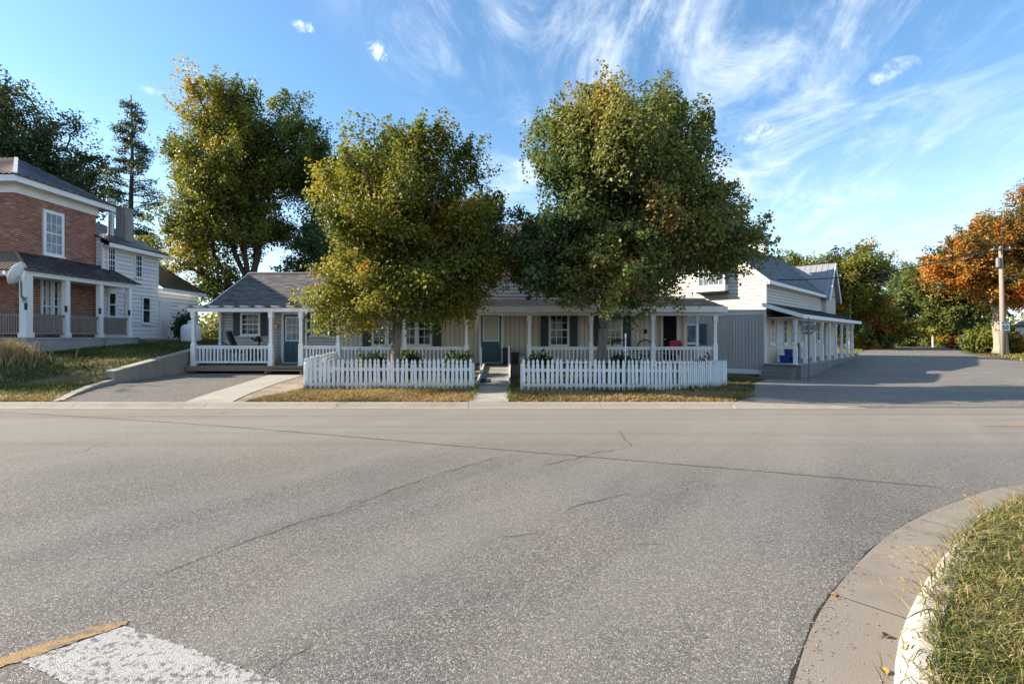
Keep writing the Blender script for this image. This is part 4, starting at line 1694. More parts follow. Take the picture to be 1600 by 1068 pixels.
# main roof
sl_ = math.hypot(HB + .3, RZ - EZ)
R3 = MC.to_3x3()
ro = shingles(cor, cw(-.3, -.3, EZ), tuple(UA), tuple(R3 @ Vector((0, HB + .3, RZ - EZ))), 16.9, sl_, 'shingle_steel', tab=.5, expo=.22, seed=12)
shingles(cor, cw(-.3, 2 * HB + .3, EZ), tuple(UA), tuple(R3 @ Vector((0, -HB - .3, RZ - EZ))), 16.9, sl_, 'shingle_steel', tab=.9, expo=.4, seed=13)
m = MB(MC)
for b0, b1 in ((-.3, HB), (2 * HB + .3, HB)):
    m.hexa([(-.34, b0, EZ - .2), (-.3, b0, EZ - .2), (-.3, b1, RZ - .2), (-.34, b1, RZ - .2)] if b0 < b1 else [(-.34, b1 + .002, RZ - .2), (-.3, b1 + .002, RZ - .2), (-.3, b0, EZ - .2), (-.34, b0, EZ - .2)],
           [(-.34, b0, EZ - .02), (-.3, b0, EZ - .02), (-.3, b1, RZ - .02), (-.34, b1, RZ - .02)] if b0 < b1 else [(-.34, b1 + .002, RZ - .02), (-.3, b1 + .002, RZ - .02), (-.3, b0, EZ - .02), (-.34, b0, EZ - .02)])
m.build('barge_board', M['white'], cor)
m = MB(MC)
m.box(-.3, 13.0, -.34, -.302, EZ - .2, EZ - .02)
m.box(-.3, 13.0, -.3, -.03, EZ - .2, EZ - .17)
m.build('eave_board', M['white'], cor)
# cross gable towards the street
A0, A1, AP, ZP = 12.95, 16.35, 14.65, 7.1
m = MB(MC)
m.prism([(A0 + .1, .1), (A1 - .1, .1), (A1 - .1, EZ), (AP, ZP - .12), (A0 + .1, EZ)], 'y', -.25, 2.4)
wing = m.build('side_gable', M['beige_siding'], cor)
siding(cor, cw(A0 + .1, -.25), tuple(UA), tuple(nS), A1 - A0 - .2, 2.95, 6.9, .16, 'beige_siding', clip=lambda z: (0, A1 - A0 - .2) if z < EZ else ((z - EZ) * .64, A1 - A0 - .2 - (z - EZ) * .64))
gs = math.hypot(AP - A0 + .25, (ZP - EZ) * 1.15)
for sgn, a_s in ((1, A0 - .25), (-1, A1 + .25)):
    zs = ZP - (ZP - EZ) / (AP - A0) * (AP - A0 + .25)
    vS = R3 @ Vector((sgn * (AP - A0 + .25), 0, ZP - zs))
    L_ = vS.length
    st = cw(a_s, -.55, zs)
    Uv = -UB if False else UB
    Mx = Matrix.Identity(4)
    Sv = vS.normalized()
    Nn = Uv.cross(Sv)
    if Nn.z < 0:
        Nn = -Nn
    for i in range(3):
        Mx[i][0], Mx[i][1], Mx[i][2], Mx[i][3] = Uv[i], Sv[i], Nn[i], st[i]
    m = MB(Mx)
    m.box(0, 3.6, 0, L_, -.04, 0)
    for k in range(10):
        m.box(.05 + k * .38, .075 + k * .38, 0, L_, .001, .025)
    m.build('side_gable_roof', M['roof_steel'], cor)
m = MB(MC)
zs = ZP - (ZP - EZ) / (AP - A0) * (AP - A0 + .25)
for a_s in (A0 - .25, A1 + .25):
    m.bar((a_s, -.58, zs - .07), (AP, -.58, ZP - .07), .05, .18)
m.build('gable_barge_board', M['white'], cor)
# cupola on the ridge
ca = 10.7
cz = RZ
m = MB(MC @ Matrix.Translation((ca, HB, cz)))
m.box(-.5, .5, -.5, .5, -.5, .5)
cup = m.build('cupola', M['white_siding'], cor)
m = MB(MC @ Matrix.Translation((ca, HB, cz)))
for sx in (-1, 1):
    for sy in (-1, 1):
        m.box(sx * .5 - .05, sx * .5 + .05, sy * .5 - .05, sy * .5 + .05, -.5, .5)
m.box(-.62, .62, -.62, .62, .5, .57)
m.build('cupola_trim', M['white'], cup)
m = MB(MC @ Matrix.Translation((ca, HB, cz)))
m.tint = .5
m.add([(-.7, -.7, .57), (.7, -.7, .57), (.7, .7, .57), (-.7, .7, .57), (-.25, -.25, .98), (.25, -.25, .98), (.25, .25, .98), (-.25, .25, .98), (0, 0, 1.4)],
      [(3, 2, 1, 0), (0, 1, 5, 4), (1, 2, 6, 5), (2, 3, 7, 6), (3, 0, 4, 7), (4, 5, 8), (5, 6, 8), (6, 7, 8), (7, 4, 8)])
m.build('cupola_roof', M['shingle_dark'], cup)
m = MB(MC @ Matrix.Translation((ca, HB, cz)))
m.tube([(0, 0, 1.35), (0, 0, 2.3)], .02, 5)
m.bar((-.3, 0, 2.05), (.3, 0, 2.05), .02, .02)
m.build('finial', M['black'], cup)
# porch: concrete platform, steps, posts and roof
PB = -1.476
m = MB(MC)
m.box(-.35, 15.8, PB - .3, -.002, -1.0, .17)
plat = m.build('porch_platform', M['step_conc'], cor)
m = MB(MC)
m.box(-.42, 15.84, PB - .34, .0, .172, .2)
m.build('platform_slab', M['porch_conc'], plat)
for k in range(4):
    m = MB(MC)
    m.box(-.36 - (k + 1) * .29, -.352 - k * .0, PB - .1 + k * .02, -.05 - k * .003, -.9, .2 - (k + 1) * .175)
    m.build('step', M['step_conc'], cor)
for k in range(9):
    p = cw(-.2 + k * 1.95, PB)
    post(cor, p[0], p[1], .2, 2.48, .17, .85, TH, slim=.12)
m = MB(MC)
m.box(-.3, 15.75, PB - .08, PB + .08, 2.484, 2.6)
m.build('porch_beam', M['white_old'], cor)
d_, r_ = PB - .42, 3.43 - 2.74
ro = shingles(cor, cw(-.55, d_, 2.74), tuple(UA), tuple(R3 @ Vector((0, -d_, r_))), 16.8, math.hypot(d_, r_), 'shingle_dark', tab=.4, expo=.16, seed=14)
m = MB(MC)
m.box(-.55, 16.25, d_ - .035, d_ - .002, 2.55, 2.75)
m.hexa([(-.59, d_ - .03, 2.55), (-.552, d_ - .03, 2.55), (-.552, 0, 3.2), (-.59, 0, 3.2)], [(-.59, d_ - .03, 2.75), (-.552, d_ - .03, 2.75), (-.552, 0, 3.43), (-.59, 0, 3.43)])
m.build('fascia_board', M['white'], cor)
m = MB(MC)
m.box(-.55, 16.2, d_, -.04, 2.61, 2.63)
m.build('porch_ceiling', M['beige_board'], cor)

# ------------------------------------------------------------------ brick house on the left
red = thing('brick_house', 'two-storey red brick house with white post porch at the left edge', 'house', (-21, 20.5, 1.3))
XW, Y0, Y1, ZB, ZT = -19.4, 19.0, 22.7, 1.0, 7.25
m = MB()
m.box(-27, XW - .012, Y0 + .012, Y1, ZB, 7.7)
m.build('wall', M['mortar'], red)
opens_side = [(20.08, 21.08, 4.98, 6.95), (20.0, 21.0, 1.75, 4.05)]
m = MB()
rr = random.Random(5)
zc = 1.58
k = 0


def course(lo, hi, off, holes):
    segs, edges = [], [lo] + [lo + off + .225 * i for i in range(0 if off else 1, 60)]
    for a, b in zip(edges[:-1], edges[1:]):
        b = min(b, hi)
        if b - a < .03:
            continue
        parts = [(a, b - .012)]
        for h0, h1_ in holes:
            nx2 = []
            for p, q in parts:
                if q <= h0 or p >= h1_:
                    nx2.append((p, q))
                else:
                    if h0 - p > .03:
                        nx2.append((p, h0))
                    if q - h1_ > .03:
                        nx2.append((h1_, q))
            parts = nx2
        segs += parts
    return segs


BH = .057
while zc < ZT:
    off = .1125 if k % 2 else 0
    for a, b in course(Y0, Y1, off, [(o[0], o[1]) for o in opens_side if zc + BH > o[2] and zc < o[3]]):
        m.tint = min(1, max(0, rr.gauss(.5, .26)))
        e = rr.uniform(.0, .006)
        m.add([(XW - .012, a, zc), (XW + e, a, zc), (XW + e, b, zc), (XW - .012, b, zc), (XW - .012, a, zc + BH), (XW + e, a, zc + BH), (XW + e, b, zc + BH), (XW - .012, b, zc + BH)],
              [(4, 5, 6, 7), (0, 1, 2, 3), (1, 2, 6, 5), (0, 1, 5, 4), (2, 3, 7, 6)])
    for a, b in course(-XW + .001, 22.4, .1125 - off, []):
        a, b = -b, -a
        m.tint = min(1, max(0, rr.gauss(.5, .26)))
        e = rr.uniform(.0, .006)
        m.add([(a, Y0 + .012, zc), (b, Y0 + .012, zc), (b, Y0 - e, zc), (a, Y0 - e, zc), (a, Y0 + .012, zc + BH), (b, Y0 + .012, zc + BH), (b, Y0 - e, zc + BH), (a, Y0 - e, zc + BH)],
              [(4, 5, 6, 7), (0, 1, 2, 3), (2, 3, 7, 6), (0, 3, 7, 4), (1, 2, 6, 5)])
    zc += .078
    k += 1
m.build('brick', M['brick'], red, kind='stuff')
nx_ = (1, 0, 0)
uy = (0, 1, 0)
window(red, (XW - .02, 20.12, 5.05), uy, nx_, .92, 1.85, 3, 4, fw=.11, glass='glass_pale', out=.06)
w_ = window(red, (XW - .02, 20.02, 1.78), uy, nx_, .48, 2.25, 1, 3, fw=.08, glass='glass', sill=False, out=.06)
w_ = window(red, (XW - .02, 20.52, 1.78), uy, nx_, .46, 2.25, 1, 3, fw=.08, glass='glass', sill=False, out=.06)
for yy in (20.2, 20.73):
    m = MB()
    m.box(XW + .013, XW + .02, yy, yy + .17, 1.9, 3.93)
    m.build('curtain', M['curtain'], red)
# frieze, soffit, gutter board
m = MB()
m.box(XW - .01, XW + .05, Y0 - .05, Y1 + .05, ZT, 7.6)
m.box(-27, XW - .012, Y0 - .05, Y0 + .0, ZT, 7.6)
m.build('frieze', M['white'], red)
ex, ey0, ey1 = XW + .5, Y0 - .5, Y1 + .5
m = MB()
m.box(-27.4, ex - .04, ey0 + .04, ey1 - .04, 7.6, 7.64)
m.build('soffit', M['white_old'], red)
m = MB()
m.box(ex - .038, ex, ey0, ey1, 7.56, 7.8)
m.box(-27.4, ex - .04, ey0, ey0 + .038, 7.56, 7.8)
m.box(-27.4, ex - .04, ey1 - .038, ey1, 7.56, 7.8)
m.build('eave_board', M['white'], red)
hw = (ey1 - ey0) / 2
ym = (ey0 + ey1) / 2
rz = 7.8 + hw * .62
ap = (ex - hw, ym, rz)
m = MB()
m.hexa([(ex + .06, ey0 - .06, 7.78), (ex + .06, ey1 + .06, 7.78), (ap[0], ym + .001, rz - .03), (ap[0], ym - .001, rz - .03)],
       [(ex + .06, ey0 - .06, 7.83), (ex + .06, ey1 + .06, 7.83), (ap[0], ym + .001, rz + .02), (ap[0], ym - .001, rz + .02)])
rf = m.build('roof', M['roof_black'], red)
m = MB()
m.add([(ex + .06, ey1 + .06, 7.831), (-27.5, ey1 + .06, 7.831), (-27.5, ym, rz + .02), (ap[0], ym, rz + .02)], [(0, 1, 2, 3)])
m.build('roof', M['roof_black'], red)
m = MB()
m.add([(ex + .06, ey0 - .06, 7.831), (ap[0], ym, rz + .021), (-27.5, ym, rz + .021), (-27.5, ey0 - .06, 7.831)], [(0, 1, 2, 3)])
rft = m.build('roof', M['roof_sunlit'], red, label='metal roof slope tinted tan as if sunlit')
m = MB()
nseam = 14
for i in range(nseam):
    y = ey0 + (ey1 - ey0) * (i + .5) / nseam
    dd = min(y - ey0, ey1 - y)
    m.bar((ex + .06, y, 7.845), (ex - dd * .98, y, 7.845 + dd * .61), .03, .03)
m.build('roof_seam', M['roof_black'], rf)
m = MB()
for i in range(22):
    x = ex - .1 - i * .22
    dd = min(ex - x, hw)
    m.bar((x, ey0 - .06, 7.845), (x, ey0 + dd * .98, 7.845 + dd * .61), .03, .03)
m.build('roof_seam', M['roof_sunlit'], rft)
m = MB()
m.bar((ex + .06, ey0 - .06, 7.85), (ap[0], ap[1], ap[2] + .04), .12, .04)
m.build('hip_cap', M['white_old'], red)
# wrap-around porch
PX, PY = -18.0, 18.0
m = MB()
m.box(-28, PX + .12, PY - .12, 23.3, .2, 1.52)
pb = m.build('porch_base', M['porch_conc'], red)
m = MB()
m.box(-28, PX + .15, PY - .15, 23.34, 1.522, 1.6)
m.build('porch_floor', M['porch_conc'], red)
py_ = [18.1, 19.72, 21.33, 22.95]
for y in py_:
    m = MB()
    w2 = .13 if y < 18.5 else .09
    m.box(PX - .08 - w2, PX - .08 + w2, y - w2, y + w2, 1.6, 3.9)
    m.box(PX - .08 - w2 - .03, PX - .08 + w2 + .03, y - w2 - .03, y + w2 + .03, 1.602, 1.78)
    ps = m.build('porch_post', M['white'], red)
    m = MB()
    m.box(PX - .08 + w2 - .02, PX - .08 + w2 + .05, y - w2 - .05, y - w2 - .002, 2.62, 2.84)
    m.box(PX - .08 + w2 - .03, PX - .08 + w2 + .06, y - w2 - .06, y - w2 - .002, 2.842, 2.87)
    m.build('post_lantern', M['black'], ps)
for x in (-20.6, -23.2):
    m = MB()
    m.box(x - .1, x + .1, PY, PY + .2, 1.6, 3.9)
    m.build('porch_post', M['white'], red)
for a, b in zip(py_[:-1], py_[1:]):
    railing(red, (PX - .08, a + .12), (PX - .08, b - .1), 2.5, 1.72, .1, 'weathered', bw=.055, thick=.07)
railing(red, (-20.5, PY + .1), (PX - .22, PY + .1), 2.5, 1.72, .1, 'weathered', bw=.055, thick=.07)
m = MB()
m.box(PX - .2, PX + .06, PY - .02, 23.2, 3.9, 4.08)
m.box(-28, PX - .202, PY - .02, PY + .2, 3.9, 4.08)
m.build('porch_beam', M['white'], red)
m = MB()
eo = PX + .2
m.hexa([(eo, PY - .2, 4.082), (eo, 23.35, 4.082), (XW + .0, 23.35, 4.9), (XW, Y0, 4.9)], [(eo, PY - .2, 4.13), (eo, 23.35, 4.13), (XW, 23.35, 4.96), (XW, Y0, 4.96)])
pr = m.build('porch_roof', M['roof_black'], red)
m = MB()
for i in range(16):
    y = PY + .1 + i * .33
    if y < Y0:
        k = (y - PY + .2) / (Y0 - PY + .2)
        m.bar((eo, y, 4.14), (eo + (XW - eo) * k, y, 4.14 + .83 * k), .03, .03)
    else:
        m.bar((eo, y, 4.14), (XW, y, 4.97), .03, .03)
m.build('roof_seam', M['roof_black'], pr)
m = MB()
m.hexa([(-28, PY - .2, 4.082), (eo, PY - .2, 4.082), (XW, Y0, 4.9), (-28, Y0, 4.9)], [(-28, PY - .2, 4.131), (eo, PY - .2, 4.131), (XW, Y0, 4.961), (-28, Y0, 4.961)])
pr2 = m.build('porch_roof', M['roof_sunlit'], red, label='ribbed metal porch roof slope tinted tan as if sunlit')
m = MB()
for i in range(26):
    x = eo - .15 - i * .15
    k = min(1, (eo - x) / (eo - XW))
    m.bar((x, PY - .2, 4.145), (x, PY - .2 + (Y0 - PY + .2) * k, 4.145 + .83 * k), .03, .03)
m.build('roof_seam', M['roof_sunlit'], pr2)
m = MB()
m.bar((eo, PY - .2, 4.15), (XW, Y0, 4.98), .1, .03)
m.build('hip_cap', M['roof_sunlit'], red)
m = MB()
m.box(-28, PX - .2, PY + .2, Y0, 3.95, 3.97)
m.box(XW, PX - .2, Y0, 23.2, 3.95, 3.97)
m.build('porch_ceiling', M['white_old'], red)

# ------------------------------------------------------------------ white clapboard wing behind it
wh = thing('clapboard_house', 'white clapboard house with two chimneys behind the brick house', 'house', (-20, 24.5, 1.3))
XV = -19.1
m = MB()
m.box(-25.6, XV - .03, 22.75, 26.2, 1.0, 6.0)
m.prism([(-25.6, 6.0), (XV - .03, 6.0), (-22.3, 7.6)], 'y', 22.75, 26.2)
m.build('wall', M['lap_shadow'], wh)
siding(wh, (XV - .03, 22.72, 0), uy, nx_, 3.5, 1.35, 6.0, .2, 'white_siding')
siding(wh, (XW - .1, 22.72, 0), (1, 0, 0), (0, -1, 0), .3, 4.95, 6.3, .17, 'white_siding')
m = MB()
m.box(XV - .06, XV + .03, 22.66, 22.74, 1.35, 6.0)
m.build('corner_trim', M['white'], wh)
m = MB()
m.box(XV - .06, XV + .03, 26.17, 26.26, 1.35, 6.0)
m.build('corner_trim', M['white'], wh)
for y, z0, z1, w in ((22.93, 4.7, 5.85, .46), (24.6, 4.65, 5.8, .48)):
    window(wh, (XV + .005, y, z0), uy, nx_, w, z1 - z0, 3, 4, fw=.05, out=.06)
for y, z0, z1, w in ((22.95, 2.55, 3.75, .5), (23.98, 2.4, 3.75, .4), (25.05, 2.3, 3.7, .62)):
    window(wh, (XV + .005, y, z0), uy, nx_, w, z1 - z0, 1, 2, fw=.08, out=.06)
m = MB()
sl2 = .46
m.hexa([(XV + .42, 22.6, 6.0), (XV + .42, 26.5, 6.0), (-22.3, 26.5, 7.67), (-22.3, 22.6, 7.67)], [(XV + .42, 22.6, 6.06), (XV + .42, 26.5, 6.06), (-22.3, 26.5, 7.75), (-22.3, 22.6, 7.75)])
m.hexa([(-22.3, 22.6, 7.67), (-22.3, 26.5, 7.67), (-26, 26.5, 5.9), (-26, 22.6, 5.9)], [(-22.3, 22.6, 7.751), (-22.3, 26.5, 7.751), (-26, 26.5, 5.96), (-26, 22.6, 5.96)])
wr = m.build('roof', M['roof_black'], wh)
m = MB()
m.box(XV + .385, XV + .42, 22.6, 26.52, 5.82, 5.998)
m.box(XV + .0, XV + .385, 22.6, 26.5, 5.84, 5.87)
m.hexa([(XV + .42, 26.503, 5.82), (XV + .42, 26.54, 5.82), (-22.3, 26.54, 7.5), (-22.3, 26.503, 7.5)], [(XV + .42, 26.503, 6.05), (XV + .42, 26.54, 6.05), (-22.3, 26.54, 7.74), (-22.3, 26.503, 7.74)])
m.build('eave_board', M['white'], wh)
cy = 25.0
m = MB()
cxx = (194.5 - 800) * cy / 760
m.box(cxx - .25, cxx + .25, cy - .25, cy + .25, 6.2, 8.1)
m.box(cxx - .28, cxx + .28, cy - .28, cy + .28, 8.102, 8.2)
ch = m.build('chimney', M['wall_conc'], wh)
m = MB()
m.lathe([(.1, 8.2), (.12, 8.35), (.1, 8.4)], 8, (cxx, cy, 0))
m.build('chimney_pot', M['wall_conc'], ch)
m = MB()
cx2 = (173.5 - 800) * 24.4 / 760
m.lathe([(.13, 6.6), (.13, 8.2), (.17, 8.21), (.17, 8.3), (.1, 8.31), (.1, 8.36), (.2, 8.37), (.2, 8.5), (.05, 8.55)], 10, (cx2, 24.4, 0))
m.build('flue_pipe', M['metal'], wh)
# low annex with a white door
m = MB()
m.box(-24.5, XV - .04, 26.2, 29.6, 1.0, 4.25)
m.build('annex_wall', M['lap_shadow'], wh)
siding(wh, (XV - .03, 26.27, 0), uy, nx_, 3.35, 1.35, 4.25, .2, 'white_siding')
door(wh, (XV + .0, 26.42, 1.42), uy, nx_, .5, 2.1, 'white_old', 1, 0, 1, 1, 'glass', panels=False, fr='white')
m = MB()
m.hexa([(XV + .3, 26.25, 4.25), (XV + .3, 29.9, 4.25), (-21.9, 29.9, 6.1), (-21.9, 26.25, 6.1)], [(XV + .3, 26.25, 4.31), (XV + .3, 29.9, 4.31), (-21.9, 29.9, 6.17), (-21.9, 26.25, 6.17)])
m.build('annex_roof', M['roof_black'], wh)
m = MB()
m.box(XV + .265, XV + .3, 26.25, 29.92, 4.08, 4.248)
m.build('annex_eave_board', M['white'], wh)
m = MB()
m.box(XV + .0, XV + 1.0, 24.0, 26.1, 1.0, 1.5)
m.build('door_slab', M['step_conc'], wh)

# ------------------------------------------------------------------ retaining wall beside the driveway
m = MB()
m.hexa([(-12.72, 15.25, -.2), (-12.46, 15.25, -.2), (-12.46, 19.6, -.2), (-12.72, 19.6, -.2)], [(-12.72, 15.25, .52), (-12.46, 15.25, .52), (-12.46, 19.6, 1.17), (-12.72, 19.6, 1.17)])
rw = m.build('retaining_wall', M['wall_conc'])
tag(rw, 'low stained concrete retaining wall sloping down beside the driveway', 'wall')
m = MB()
m.hexa([(-12.75, 15.22, .522), (-12.43, 15.22, .522), (-12.43, 19.6, 1.172), (-12.75, 19.6, 1.172)], [(-12.75, 15.22, .565), (-12.43, 15.22, .565), (-12.43, 19.6, 1.215), (-12.75, 19.6, 1.215)])
m.build('coping', M['walk'], rw)
m = MB()
pts = [(-12.44, 15.24), (-11.95, 13.9), (-11.4, 12.8), (-10.75, 11.6)]
for (a, b) in zip(pts[:-1], pts[1:]):
    m.hexa([(a[0] - .22, a[1], -.2), (a[0] + .0, a[1], -.2), (b[0] + .0, b[1], -.2), (b[0] - .22, b[1], -.2)][::-1],
           [(a[0] - .22, a[1], h1(a[0] + .3, a[1]) + .03 * (a[1] - 11.6) + .03), (a[0], a[1], h1(a[0] + .3, a[1]) + .03 * (a[1] - 11.6) + .03), (b[0], b[1], h1(b[0] + .3, b[1]) + .03 * (b[1] - 11.6) + .03), (b[0] - .22, b[1], h1(b[0] + .3, b[1]) + .03 * (b[1] - 11.6) + .03)][::-1])
struct(m.build('driveway_edging', M['walk']))

# ------------------------------------------------------------------ picket fences


def picket_mesh(h, w):
    m = MB()
    t = .011
    poly = [(-w / 2, 0), (w / 2, 0), (w / 2, h - .15), (w * .3, h - .135), (w * .3, h - .12), (w * .46, h - .1), (w * .42, h - .06), (0, h), (-w * .42, h - .06), (-w * .46, h - .1), (-w * .3, h - .12), (-w * .3, h - .135), (-w / 2, h - .15)]
    m.prism(poly, 'y', -t, t)
    return m.mesh('picket', M['picket'])


def fence(name, label, runs, h=.86, pitch=.128, w=.082, group=None):
    p0 = runs[0][0]
    t = thing(name, label, 'fence', (p0[0], p0[1], h1(*p0)), group)
    me = picket_mesh(h, w)
    rr = random.Random(len(label))
    for (A_, B_, posts) in runs:
        A_, B_ = np.array(A_, float), np.array(B_, float)
        L = np.linalg.norm(B_ - A_)
        u = (B_ - A_) / L
        ang = math.atan2(u[1], u[0])
        n = max(2, int(round(L / pitch)))
        nrm = np.array([u[1], -u[0]])
        za, zb = h1(*A_), h1(*B_)
        for rz in (.16, .58):
            m = MB()
            a, b = A_ - nrm * .032, B_ - nrm * .032
            m.bar((a[0], a[1], za + rz), (b[0], b[1], zb + rz), .035, .08)
            m.build('fence_rail', M['picket'], t)
        for k in posts:
            p = A_ + u * L * k - nrm * .09
            m = MB(Matrix.Translation((p[0], p[1], h1(*p))) @ Matrix.Rotation(ang, 4, 'Z'))
            m.box(-.035, .035, -.035, .035, -.2, h - .12)
            m.add([(-.04, -.04, h - .12), (.04, -.04, h - .12), (.04, .04, h - .12), (-.04, .04, h - .12), (0, 0, h - .08)], [(3, 2, 1, 0), (0, 1, 4), (1, 2, 4), (2, 3, 4), (3, 0, 4)])
            m.build('fence_post', M['picket'], t)
        for i in range(n):
            s = (i + .5) / n * L + rr.gauss(0, .006)
            p = A_ + u * s
            o = bpy.data.objects.new('picket', me)
            COL.objects.link(o)
            o.parent = t
            o.matrix_parent_inverse = Matrix.Translation(-Vector(t.location))
            o.location = (p[0], p[1], za + (zb - za) * s / L + .03 + rr.gauss(0, .011))
            o.rotation_euler = (0, rr.gauss(0, .016), ang + rr.uniform(-.05, .05))
            o.scale = (1, 1, rr.uniform(.985, 1.015))
    return t


fence('picket_fence', 'white picket fence left of the front path, with a side run to the porch', [((-5.86, 13.7), (-1.1, 13.7), (0, .5, 1)), ((-6.55, 18.3), (-5.9, 13.78), (.0, .5))])
fence('picket_fence', 'white picket fence right of the front path, bending back at its right end', [((.27, 13.5), (3.15, 13.5), (0, .99)), ((3.2, 13.52), (4.75, 14.02), (.99,)), ((4.8, 14.06), (7.17, 16.22), (.5, .99))])

# ------------------------------------------------------------------ trees


def grow(name, label, base, tr, lobes, n_cl, n_lf, clr, leaf, mat, bark, seed, split=.35, mean=.4, spread=.14, group=None, shell=.45, zone=None, droop=.5, lean=(0, 0), limb=.55, flat=.75, cat='tree', tip=.006, rk=.42, multi=1, spray=.85, boughs=0):
    g = np.random.default_rng(seed)
    lob = np.array(lobes, float)
    vol = lob[:, 3] * lob[:, 4] * lob[:, 5]
    # boughs fill the lobes; leaf clumps sit on the outside of each bough
    def in_lobes(mind, n, shell_):
        out, tries = [], 0
        while len(out) < n and tries < n * 60:
            tries += 1
            k = g.choice(len(lob), p=vol / vol.sum())
            d = g.normal(size=3)
            d /= np.linalg.norm(d)
            r = g.uniform(0, 1) ** shell_
            wob = 1 + .2 * math.sin(5 * d[0] + seed) * math.sin(4 * d[2] + 2 * seed) + .12 * math.sin(9 * d[1] + 7 * d[0] + seed)
            p = lob[k, :3] + d * lob[k, 3:] * r * wob
            if out and np.min(np.sum((np.array(out) - p) ** 2, 1)) < mind * mind * (1 if tries < n * 30 else .4):
                continue
            out.append(p)
        return out
    if boughs:
        rb = .60 * (vol.sum() * 4.19 / boughs) ** (1 / 3)
        bc = np.array(in_lobes(rb * 1.05, boughs, shell))
        bs = g.uniform(.75, 1.25, len(bc))
        cl, cb = [], []
        for q in range(n_cl):
            k = g.choice(len(bc), p=bs / bs.sum())
            d = g.normal(size=3) + np.array([0, 0, .25])
            d /= np.linalg.norm(d)
            cl.append(bc[k] + d * rb * bs[k] * np.array([1, 1, .8]) * g.uniform(.45, 1.0) ** .6)
            cb.append(k)
    else:
        cl = in_lobes(.62 * (vol.sum() * 4.19 / n_cl) ** (1 / 3), n_cl, shell)
    cl = np.array(cl)
    cen = (lob[:, :3] * vol[:, None]).sum(0) / vol.sum()
    zmin, zmax = cl[:, 2].min(), cl[:, 2].max()
    b = np.array(base, float)
    hs = b[2] + (zmax - b[2]) * split
    # trunk nodes then limbs, each clump reached from the nearest fitting node
    nodes = [b]
    par = [-1]
    nt = 6
    for i in range(1, nt + 1):
        t = i / nt
        nodes.append(b + np.array([lean[0] * t + .05 * tr * 8 * math.sin(3 * t + seed) * t, lean[1] * t, (hs - b[2]) * t]))
        par.append(i - 1)
    heads = [nt]
    top = nodes[nt].copy()
    kk = 9
    nl = max(2, multi)
    for q in range(nl):
        aa = 2 * math.pi * (q + .3) / nl + seed
        hd = nt
        rx = .35 * (lob[:, 3].max()) * (1 if nl > 1 else 0)
        for i in range(1, kk + 1):
            t = i / kk
            tgt = np.array([cen[0] + math.cos(aa) * rx, cen[1] + math.sin(aa) * rx * .8, zmax - .12 * (zmax - hs)])
            p = top + (tgt - top) * t + np.array([math.cos(aa), math.sin(aa), 0]) * .35 * rx * math.sin(math.pi * t)
            p = p + g.normal(0, .05 * tr * 3, 3)
            nodes.append(p)
            par.append(hd)
            hd = len(nodes) - 1
    order = np.argsort(np.linalg.norm((cl - top) * np.array([1, 1, .8]), axis=1))
    NA = np.zeros((len(nodes) + n_cl * 8 + 10, 3))
    NA[:len(nodes)] = nodes
    n_n = len(nodes)
    tw = np.zeros(len(NA))
    PAR = list(par)
    branches = []
    for ci in order:
        c = cl[ci]
        D = NA[3:n_n] - c
        dist = np.linalg.norm(D, axis=1) + 1.1 * np.maximum(0, NA[3:n_n, 2] - c[2] + .1 * dist_scale(D))
        j = int(np.argmin(dist)) + 3
        a = NA[j].copy()
        L = np.linalg.norm(c - a)
        ns = int(max(2, min(6, L / limb)))
        prev = j
        pts = [j]
        for i in range(1, ns + 1):
            t = i / ns
            p = a + (c - a) * t + np.array([0, 0, .12 * L * math.sin(math.pi * t)]) + (g.normal(0, .05 * L, 3) if i < ns else 0)
            NA[n_n] = p
            PAR.append(prev)
            prev = n_n
            pts.append(n_n)
            n_n += 1
        tw[prev] += 1
        branches.append(pts)
    w = tw[:n_n].copy()
    for i in range(n_n - 1, 0, -1):
        w[PAR[i]] += w[i]
    w = np.maximum(w, .5)
    rad = tr * (w / w[0]) ** rk
    rad = np.maximum(rad, tip)
    rad[0] = tr * 1.35
    rad[1] = tr * 1.05
    m = MB()
    tchain = list(range(nt + 1))
    m.tube([NA[i] for i in tchain], [rad[i] for i in tchain], 10)
    st = nt + 1
    for q in range(nl):
        ch = [nt] + list(range(st + q * kk, st + (q + 1) * kk))
        r_ = [rad[i] for i in ch]
        r_[0] = min(r_[0], r_[1] * 1.15)
        m.tube([NA[i] for i in ch], r_, 8)
    for pts in branches:
        r_ = [rad[i] for i in pts]
        r_[0] = min(r_[0], r_[1] * 1.1)
        m.tube([NA[i] for i in pts], r_, 5 if r_[0] > .02 else 3, cap=False)
    t = thing(name, label, cat, tuple(base), group)
    tk = m.build('trunk', M[bark], t, smooth=True)
    # leaves
    nc = len(cl)
    ct = np.clip(g.normal(mean, spread * (.7 if boughs else 1), nc) + (g.normal(0, spread * .7, len(bc))[cb] if boughs else 0), 0, 1)
    if zone is not None:
        ct = np.array([zone(c, v, g) for c, v in zip(cl, ct)])
    N = nc * n_lf
    ic = np.repeat(np.arange(nc), n_lf)
    ax = (cl - cen)
    ax = ax / (np.linalg.norm(ax, axis=1, keepdims=True) + 1e-9) * .8 + np.array([0, 0, .55]) + g.normal(0, .3, (nc, 3))
    ax /= np.linalg.norm(ax, axis=1, keepdims=True)
    off = np.clip(g.normal(0, 1, (N, 3)), -1.7, 1.7) * clr * .46 * np.array([1, 1, flat])
    al = np.clip(g.normal(0, 1, N), -1.7, 1.9) * clr * spray
    csz = g.uniform(.55, 1.35, nc)[ic][:, None]
    tpr = 1.25 - .45 * np.clip(al / (clr * spray), -1, 2)          # sprays taper towards the tip
    P_ = cl[ic] + (off * tpr[:, None] + ax[ic] * al[:, None]) * csz
